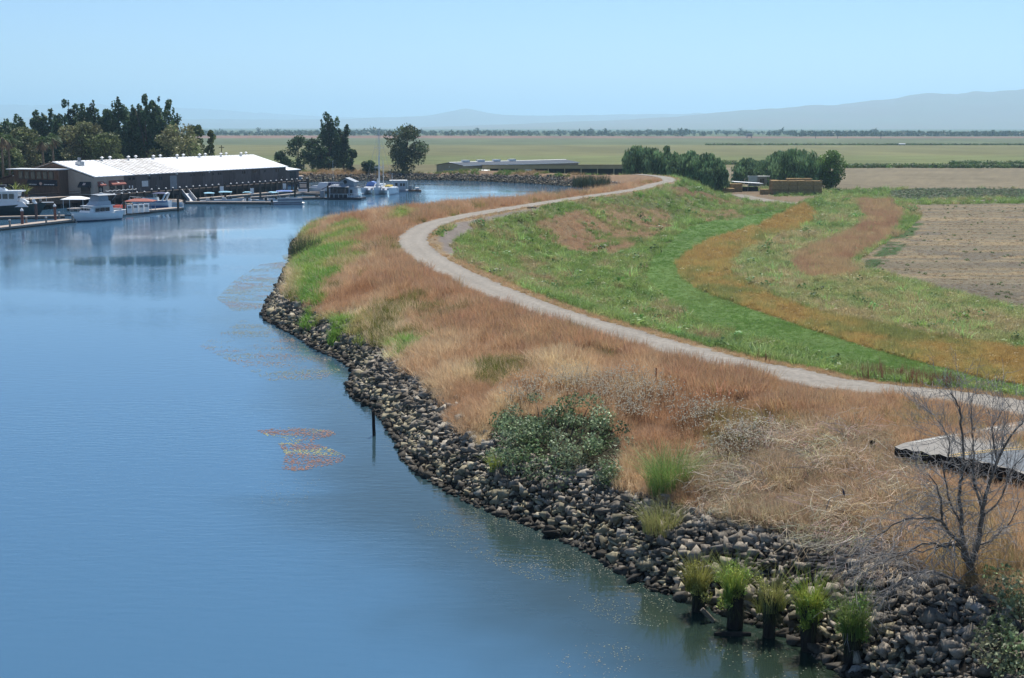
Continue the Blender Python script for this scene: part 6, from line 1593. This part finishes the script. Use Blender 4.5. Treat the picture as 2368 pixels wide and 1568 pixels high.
for k, (vx, vb, vt, vg, c1, c2, lab) in enumerate(piles):
    p = at_z(vx, vb, 0); top = at_y(vx, vt, p[1]).z; gtop = at_y(vx, vg, p[1]).z
    o = thing("old_piling", lab, "piling", (p[0], p[1], 0), 0, "rotten wharf piles by the bank")
    rough_post(top, .235*(1+.12*math.sin(k*2.3)), 200+k, 10, (.06*math.sin(k*1.7), .05*math.cos(k*2.9))).build("post", m_oldpile, o)
    n = 320 if k != 2 else 170
    V, Fq = blades(n, (gtop-top)*.95+.5, .24, .55, .024, 300+k, .5, 3, .6); V[:, 2] += top-.5
    V2, F2 = blades(130, 1.0, .24, .35, .03, 340+k, .9, 3); V2[:, 2] = top-.15-V2[:, 2]*.9; V2[:, :2] *= 1.05
    rgx = np.random.default_rng(k); tk = rgx.random(n); cc = np.array(c1)*(1-tk[:, None])+np.array(c2)*tk[:, None]; cc *= 1+rgx.normal(0, .15, (n, 1))
    cd = np.repeat(np.array([[0.06, 0.07, 0.03]])*rgx.uniform(.5, 1.4, (130, 1)), 8, 0)
    link(mesh_np("grass_tuft", V, Fq, m_leaf, np.clip(np.repeat(cc, 8, 0), .01, .9)), "grass_tuft", o); link(mesh_np("hanging_growth", V2, F2, m_leaf, cd), "hanging_growth", o)
    hb_ = (gtop-top)
    cl_ = [(rgx.normal(0, .24), rgx.normal(0, .24), top+hb_*rgx.uniform(-.6, .7), .18, .18, .22) for _ in range(14 if k != 2 else 7)]
    V, Fq, C_ = leaf_cloud(cl_, 900 if k != 2 else 380, .075, c1, rgx, .3, .2, .3, c2)
    link(mesh_np("leaves", V, Fq, m_leaf, C_*.9), "leaves", o)
    for j in range(3):
        V, Fq = blades(60, .7, .15, .7, .03, 400+k*5+j, .6, 3); a = rgx.random()*6.28; V[:, 0] += .3*math.cos(a); V[:, 1] += .3*math.sin(a); V[:, 2] += top*rgx.uniform(.55, .95)
        link(mesh_np("side_growth", V, Fq, m_leaf, np.repeat(np.array([c1])*rgx.uniform(.5, 1.1, (60, 1)), 8, 0)), "side_growth", o)
p = at_z(866, 1007, 0); pt = at_y(864, 948, p[1]); o = rough_post(pt.z, .085, 9, 8, (-.06, 0)).build("mooring_post", m_oldpile, None, (p[0], p[1], 0)); tag(o, "lone thin weathered post standing in the river off the riprap", "post")
p0_ = at_z(1622, 1413, .35); p1_ = at_z(1650, 1437, .02); q = Vector((p1_[0]-p0_[0], p1_[1]-p0_[1], -.4))
mb = MB(); mb.tube([(0, 0, .42), tuple(q*.5+Vector((0, .02, .42))), tuple(q+Vector((0, 0, .42)))], [.08, .085, .07], 7); o = mb.build("driftwood_log", m_drift, None, (p0_[0], p0_[1], 0)); tag(o, "short pale log slanting into the water beside the first pile", "log")
p = at_z(1691, 1469, 0); o = MB().tube([(-.55, 0, .06), (-.3, .03, -.0), (.2, .02, .0), (.62, 0, .05)], [.05, .11, .11, .06], 7).build("floating_log", m_oldpile, None, (p[0], p[1], 0)); tag(o, "dark curved log floating in front of the second pile", "log")
p = ray_land(2015, 1056); o = rough_post(.55, .11, 12).build("stump_post", m_oldpile, None, (p[0], p[1], lz(*p))); tag(o, "short dark post stub left of the broken road edge", "post")
p = ray_land(1516, 900); o = MB().box(-.025, .025, -.015, .015, -.2, 1.0).box(-.03, .03, -.02, .02, .95, 1.02).build("marker_stake", m_rustpile, None, (p[0], p[1], lz(*p))); tag(o, "thin rusty stake in the dry grass above the flower heads", "stake")
for k, (vx, vy, s_, lab) in enumerate([(800, 886, .32, "small dark rock alone in the river beside the bank"), (934, 1048, .75, "dark rock at the foot of the bank near the lone post"), (722, 802, .5, "dark rock in the shallows at the river bend"), (1442, 1322, .6, "flat wet rock just off the stones")]):
    p = at_z(vx, vy, 0); V, Fc = STONES[k+3]; o = link(mesh_np("rock", V*s_, Fc, m_stone, np.repeat(np.array([[0.06, .052, .042]]), len(V), 0)), "rock", None, (p[0], p[1], .04)); tag(o, lab, "rock")
a_ = ray_land(1218, 483); b_ = ray_land(1240, 487); o = MB().tube([(0, 0, .15), ((b_[0]-a_[0])*.5, (b_[1]-a_[1])*.5, .16), (b_[0]-a_[0], b_[1]-a_[1], .12)], [.14, .15, .13], 8).build("fallen_log", m_drift, None, (a_[0], a_[1], lz(*a_))); tag(o, "grey log lying beside the inside of the road bend", "log")

# broken asphalt road
m_asph = pmat("old_asphalt_mat", (0.245, 0.23, 0.205), 0.95, 0.12, 2.5, 0.02, spec=0.15)
m_asph2 = pmat("patched_asphalt_mat", (0.15, 0.165, 0.175), 0.95, 0.12, 2.5, 0.02, spec=0.15)
m_asphedge = pmat("asphalt_edge_mat", (0.025, 0.023, 0.021), 0.95, 0.4, 8, 0.05, spec=0.1)
m_yel = pmat("yellow_line_mat", (0.40, 0.28, 0.10), 0.8, 0.15, 6); m_wht = pmat("white_line_mat", (0.42, 0.41, 0.37), 0.8, 0.15, 6)
def slab(name, pts, z, th, mat, label, tilt=None):
    P = [at_z(x, y, z) for x, y in pts]; c = np.mean(P, axis=0); n = len(P); zf = (lambda x, y: z) if tilt is None else tilt
    vs = [(x-c[0], y-c[1], zf(x, y)-z) for x, y in P]+[(x-c[0], y-c[1], zf(x, y)-z-th) for x, y in P]
    mb = MB(); mb.add(vs, [tuple(range(n))[::-1]], 0); mb.f[-1] = tuple(range(n)); mb.add(vs, [tuple(range(n, 2*n))[::-1]]+[(i, n+i, n+(i+1) % n, (i+1) % n) for i in range(n)], 1)
    o = mb.build(name, [mat, m_asphedge], None, (c[0], c[1], z)); bm = bmesh.new(); bm.from_mesh(o.data); bmesh.ops.remove_doubles(bm, verts=bm.verts[:], dist=1e-4); bmesh.ops.recalc_face_normals(bm, faces=bm.faces[:]); bm.to_mesh(o.data); bm.free()
    tag(o, label, "road", kind="structure"); return o, c
ed = [(2068,1033),(2082,1040),(2094,1037),(2112,1044),(2130,1043),(2150,1052),(2172,1050),(2190,1057),(2215,1055),(2232,1063),(2250,1061),(2268,1070),(2290,1071),(2310,1080),(2335,1083),(2367,1096),(2420,1110)]
rz_ = 3.92
road2, c2 = slab("broken_road", ed+[(2460,1000),(2460,962),(2367,972),(2300,984),(2200,1003),(2130,1016),(2090,1024)], rz_, .34, m_asph, "collapsed end of the old asphalt road")
sl, _ = slab("fallen_road_slab", [(2170,1063),(2240,1069),(2290,1082),(2330,1090),(2380,1106),(2440,1125),(2440,1150),(2367,1124),(2330,1112),(2290,1104),(2250,1085),(2180,1075)], 3.25, .4, m_asph2, "slab of road fallen from the broken edge")
pt_, _ = slab("asphalt_patch", [(2195,1055),(2240,1047),(2300,1040),(2367,1036),(2440,1034),(2440,1100),(2367,1090),(2310,1076),(2268,1066),(2232,1059)], rz_+.006, .004, m_asph2, "bluish patched asphalt on the broken road")
def line(name, pts, w, mat, z, label):
    P = [at_z(x, y, z) for x, y in pts]; P = smooth_poly(P, 4); me = ribbon(name, P, w/2, z, mat, .01); o = link(me, name); tag(o, label, "marking", kind="structure")
line("yellow_road_line", [(2190,1053),(2230,1047),(2280,1041),(2340,1035),(2440,1027)], .12, m_yel, rz_+.014, "worn yellow centre line")
line("yellow_road_line", [(2200,1056),(2240,1050),(2290,1044),(2350,1039),(2440,1032)], .10, m_yel, rz_+.014, "second worn yellow centre line")
line("white_road_line", [(2110,1023),(2200,1007),(2300,989),(2440,970)], .12, m_wht, rz_+.012, "white edge line on the old road")

# weeds leaning over the broken edge
_e = smooth_poly([at_z(x, y+5, rz_-.3) for x, y in ed], 6); _rg = np.random.default_rng(91)
_e = np.repeat(_e, 2, 0) + _rg.normal(0, .35, (len(_e)*2, 2)); _e = _e[_rg.random(len(_e)) < .6]
scatter("edge_weeds", 'dry', _e, jit((0.50, 0.37, 0.23), len(_e), _rg, .25), .55+.5*_rg.random(len(_e)), "dry weeds along the broken road edge", "weeds", tilt=.4)
# bare tree
_q = ray_land(2247, 1352); tb = at_y(2247, 1352, _q[1]); tz0 = lz(*_q)
dt = thing("dead_tree", "leafless grey tree with drooping twigs in front of the broken road", "tree", (tb.x, _q[1], tz0))
PX = .7738*(_q[1]*1.055)/5626*.93
def tp(x, y, d=0.0): return Vector(((x-885)*PX, d, (1085-y)*PX + (tb.z-tz0) + 0.0))
rg = random.Random(4)
limb_def = [("trunk", [(885,1120,0),(880,1040,0),(868,970,0),(835,895,.05)], .15, .12), ("limb", [(835,895,.05),(822,780,.15),(808,600,.25),(822,450,.3),(805,200,.35),(775,90,.3),(722,25,.2)], .085, .012), ("limb", [(870,970,0),(898,850,-.1),(905,640,-.25),(930,500,-.35),(985,300,-.5),(1052,180,-.6),(1085,130,-.6)], .11, .012),
  ("limb", [(832,880,.05),(770,812,-.2),(690,722,-.5),(650,600,-.65),(630,500,-.7),(560,420,-.8)], .075, .012), ("limb", [(690,722,-.5),(600,662,-.9),(440,660,-1.1),(320,730,-1.2),(260,780,-1.2)], .045, .01), ("limb", [(815,855,.0),(700,838,-.5),(620,835,-.3),(480,880,-.4),(350,950,-.4),(240,1010,-.4)], .05, .01),
  ("limb", [(870,1075,0),(830,1082,-.2),(740,1032,-.2),(600,985,-.4),(470,1030,-.5),(380,1090,-.6),(320,1140,-.7)], .06, .01), ("limb", [(900,850,-.1),(1000,822,.1),(1095,745,.3),(1150,620,.4)], .045, .01), ("limb", [(905,640,-.25),(870,520,-.1),(858,360,.0),(848,200,.1),(835,50,.1)], .05, .01),
  ("limb", [(820,770,.15),(770,640,.4),(740,480,.6),(765,330,.7),(700,200,.8),(620,120,.9)], .045, .008), ("limb", [(930,500,-.35),(960,380,-.3),(940,220,-.2),(1000,90,-.2)], .04, .008), ("limb", [(905,700,-.2),(980,560,-.6),(1010,420,-.8),(1100,260,-1)], .04, .008), ("limb", [(835,900,0),(780,870,.4),(650,940,.8),(520,960,1.0),(380,1010,1.2),(300,1090,1.2)], .04, .008)]
segs_for_twigs = []
for nm, pts, r0, r1 in limb_def:
    P = smooth_poly([tuple(tp(*p)) for p in pts], 4); n = len(P); P = P + np.random.default_rng(len(pts)*7+int(r0*1000)).normal(0, .02, P.shape)
    rs = [0.95*lerp(r0, r1, (i/(n-1))**.75) for i in range(n)]
    MB().tube([tuple(p) for p in P], rs, 7).build(nm, m_limb, dt, smooth=True)
    for i in range(2 if nm == "limb" else 6, n-1): segs_for_twigs.append((Vector(P[i]), (Vector(P[i+1])-Vector(P[i])).normalized(), rs[i], nm))
twig = MB()
def grow(p, d, r, ln, depth, droop):
    pts = [p]; rs = [r]; S = 5; c = Vector(p); dd = Vector(d)
    for i in range(S):
        if c.z + tz0 < lz(c.x+tb.x, c.y+_q[1]) + .12: break
        dd = (dd + Vector((rg.gauss(0, .16), rg.gauss(0, .16), rg.gauss(0, .12)-droop*.22+(.10 if droop < .1 else 0)))).normalized(); c = c+dd*(ln/S); pts.append(c.copy()); rs.append(max(.0045, r*(1-.8*(i+1)/S)))
        if depth > 0 and rg.random() < .75:
            a = (dd + Vector((rg.gauss(0, .8), rg.gauss(0, .8), rg.gauss(0, .5)))).normalized(); grow(c, a, r*.6, ln*rg.uniform(.4, .7), depth-1, droop)
    if len(pts) > 1: twig.tube([tuple(q_) for q_ in pts], rs, 4)
for p, d, r, nm in segs_for_twigs:
    left = p.x < -.6; low = p.z < 3.0
    for j in range(2 if rg.random() < .6 else 1):
        a = (d*.6 + Vector((rg.gauss(-.45 if left else .1, .55), rg.gauss(0, .6), rg.gauss(.0 if left else .55, .35)))).normalized()
        grow(p, a, max(.010, min(.02, r*.45)), rg.uniform(.6, 1.45), rg.choice((1, 2)), .45 if (left and low) else (.25 if low else 0))
o = twig.build("twigs", m_deadwood, dt); o["kind"] = "stuff"

# small dark bird on a dead cane
p = at_y(1950, 1137, 47.0); zb = lz(p.x, 47.0)
cn = MB().tube([(-.7, .1, zb-p.z), (-.45, .05, -.25), (-.1, 0, -.11), (.35, -.02, -.10)], [.022, .018, .012, .006], 5).build("bare_cane", m_deadwood, None, tuple(p)); tag(cn, "bare cane with a bird perched on it left of the dead tree", "branch")
bd = thing("bird", "small dark bird perched upright on a bare cane", "bird", (p.x, 47.0, p.z-.10))
m_bird = pmat("bird_mat", (0.035, 0.045, 0.085), 0.6, 0.2, 8)
rings = [[(x+math.cos(a)*r*.8, math.sin(a)*r, z) for a in np.linspace(0, 2*math.pi, 9)[:-1]] for x, z, r in ((.05, -.07, .008), (.035, -.02, .018), (.012, .03, .045), (0, .075, .05), (-.005, .12, .038), (-.012, .145, .026), (-.022, .165, .032), (-.022, .19, .026), (-.018, .205, .006))]
MB().loft(rings).build("body", m_bird, bd, smooth=True)
MB().bar((-.045, 0, .175), (-.085, 0, .168), .009, .001, n=5).build("beak", m_black, bd); 
for y in (-.015, .015): MB().bar((0, y, .03), (-.01, y, -.005), .005, n=4).build("leg", m_black, bd)
MB().add([(.03, -.012, .0), (.03, .012, .0), (.085, .018, -.13), (.085, -.018, -.13), (.04, -.012, .0), (.04, .012, 0)], [(0, 1, 2, 3), (4, 3, 2, 5)]).build("tail", m_bird, bd)

# floating weed and algae
def algae(patches, n, cols, size, seed, thr, name, label, flat=3.0):
    rg = np.random.default_rng(seed); Vs, Cs = [], []
    for (pv, wgt) in patches:
        poly = np.array([at_z(x, y, 0) for x, y in pv]); lo, hi = poly.min(0), poly.max(0)
        P = lo+rg.random((int(n*wgt*5), 2))*(hi-lo); P = P[inpoly(P, poly)]
        # feathered outline, streaks drawn out along the current
        nzv = fbm(P[:, 0]*.30+seed, P[:, 1]*.55, 5)
        P = P[(nzv + rg.normal(0, .10, len(P)) > thr) & (lookup(P, gW) < -.15)][:int(n*wgt)]; m = len(P)
        if m == 0: continue
        cN = fbm(P[:, 0]*.3+5, P[:, 1]*.6+seed, 3); ci = np.clip((cN-.35)/.3*len(cols)+rg.normal(0, .5, m), 0, len(cols)-.01).astype(int)
        a = rg.random(m)*6.28; s = size*(.4+rg.random(m)); k = 5
        ang = np.linspace(0, 2*math.pi, k+1)[:-1]; rr = .6+.6*rg.random((m, k))
        X = P[:, 0:1]+np.cos(ang+a[:, None])*rr*s[:, None]; Y = P[:, 1:2]+np.sin(ang+a[:, None])*rr*s[:, None]*1.2
        Z = np.full_like(X, .006)+rg.random((m, 1))*.012; Vs.append(np.stack([X, Y, Z], 2).reshape(-1, 3)); Cs.append(np.repeat(np.array(cols)[ci]*rg.uniform(.7, 1.2, (m, 1)), k, 0))
    V = np.concatenate(Vs); k = 5; me = mesh_np(name, V, np.arange(len(V)).reshape(-1, k), m_algae, np.concatenate(Cs)); o = link(me, name); tag(o, label, "algae", kind="stuff")
m_algae = leaf_mat("algae_mat", trans=0.1, rough=0.6, spec=0.3)
algae([([(595,996),(660,988),(770,995),(775,1005),(720,1020),(800,1052),(790,1072),(690,1090),(650,1085),(660,1050),(640,1020)], 1.0)], 2200, [(.38, .36, .15), (.33, .32, .12), (.27, .15, .10), (.25, .125, .085)], .045, 3, .45, "algae_mat", "yellow and rust red algae mat floating off the bank")
algae([([(500,690),(540,650),(600,612),(690,600),(685,625),(660,650),(640,700),(620,715),(540,720)], 1.0), ([(650,590),(690,585),(690,600),(660,605)], .12), ([(460,800),(560,740),(640,760),(720,810),(800,850),(740,880),(620,880)], .45)], 9000, [(.22, .23, .14), (.24, .25, .14), (.26, .25, .15), (.25, .23, .14), (.27, .21, .14), (.27, .18, .12)], .045, 5, .50, "bend_algae", "patchy brown green weed floating at the river bend")
algae([([(600,1100),(760,1080),(700,1170),(600,1165)], .08), ([(950,1190),(1090,1170),(1200,1195),(1330,1260),(1430,1310),(1560,1390),(1540,1450),(1400,1440),(1250,1350),(1100,1290),(960,1225)], 1.0), ([(1250,1500),(1420,1480),(1500,1520),(1420,1570),(1280,1560)], .07), ([(1640,1440),(1960,1560),(1900,1600),(1700,1560),(1620,1500)], .06)], 2600, [(.16, .17, .10), (.20, .21, .12), (.12, .13, .07), (.22, .22, .16)], .02, 8, .50, "shore_weed", "scattered weed specks on the water beside the riprap")
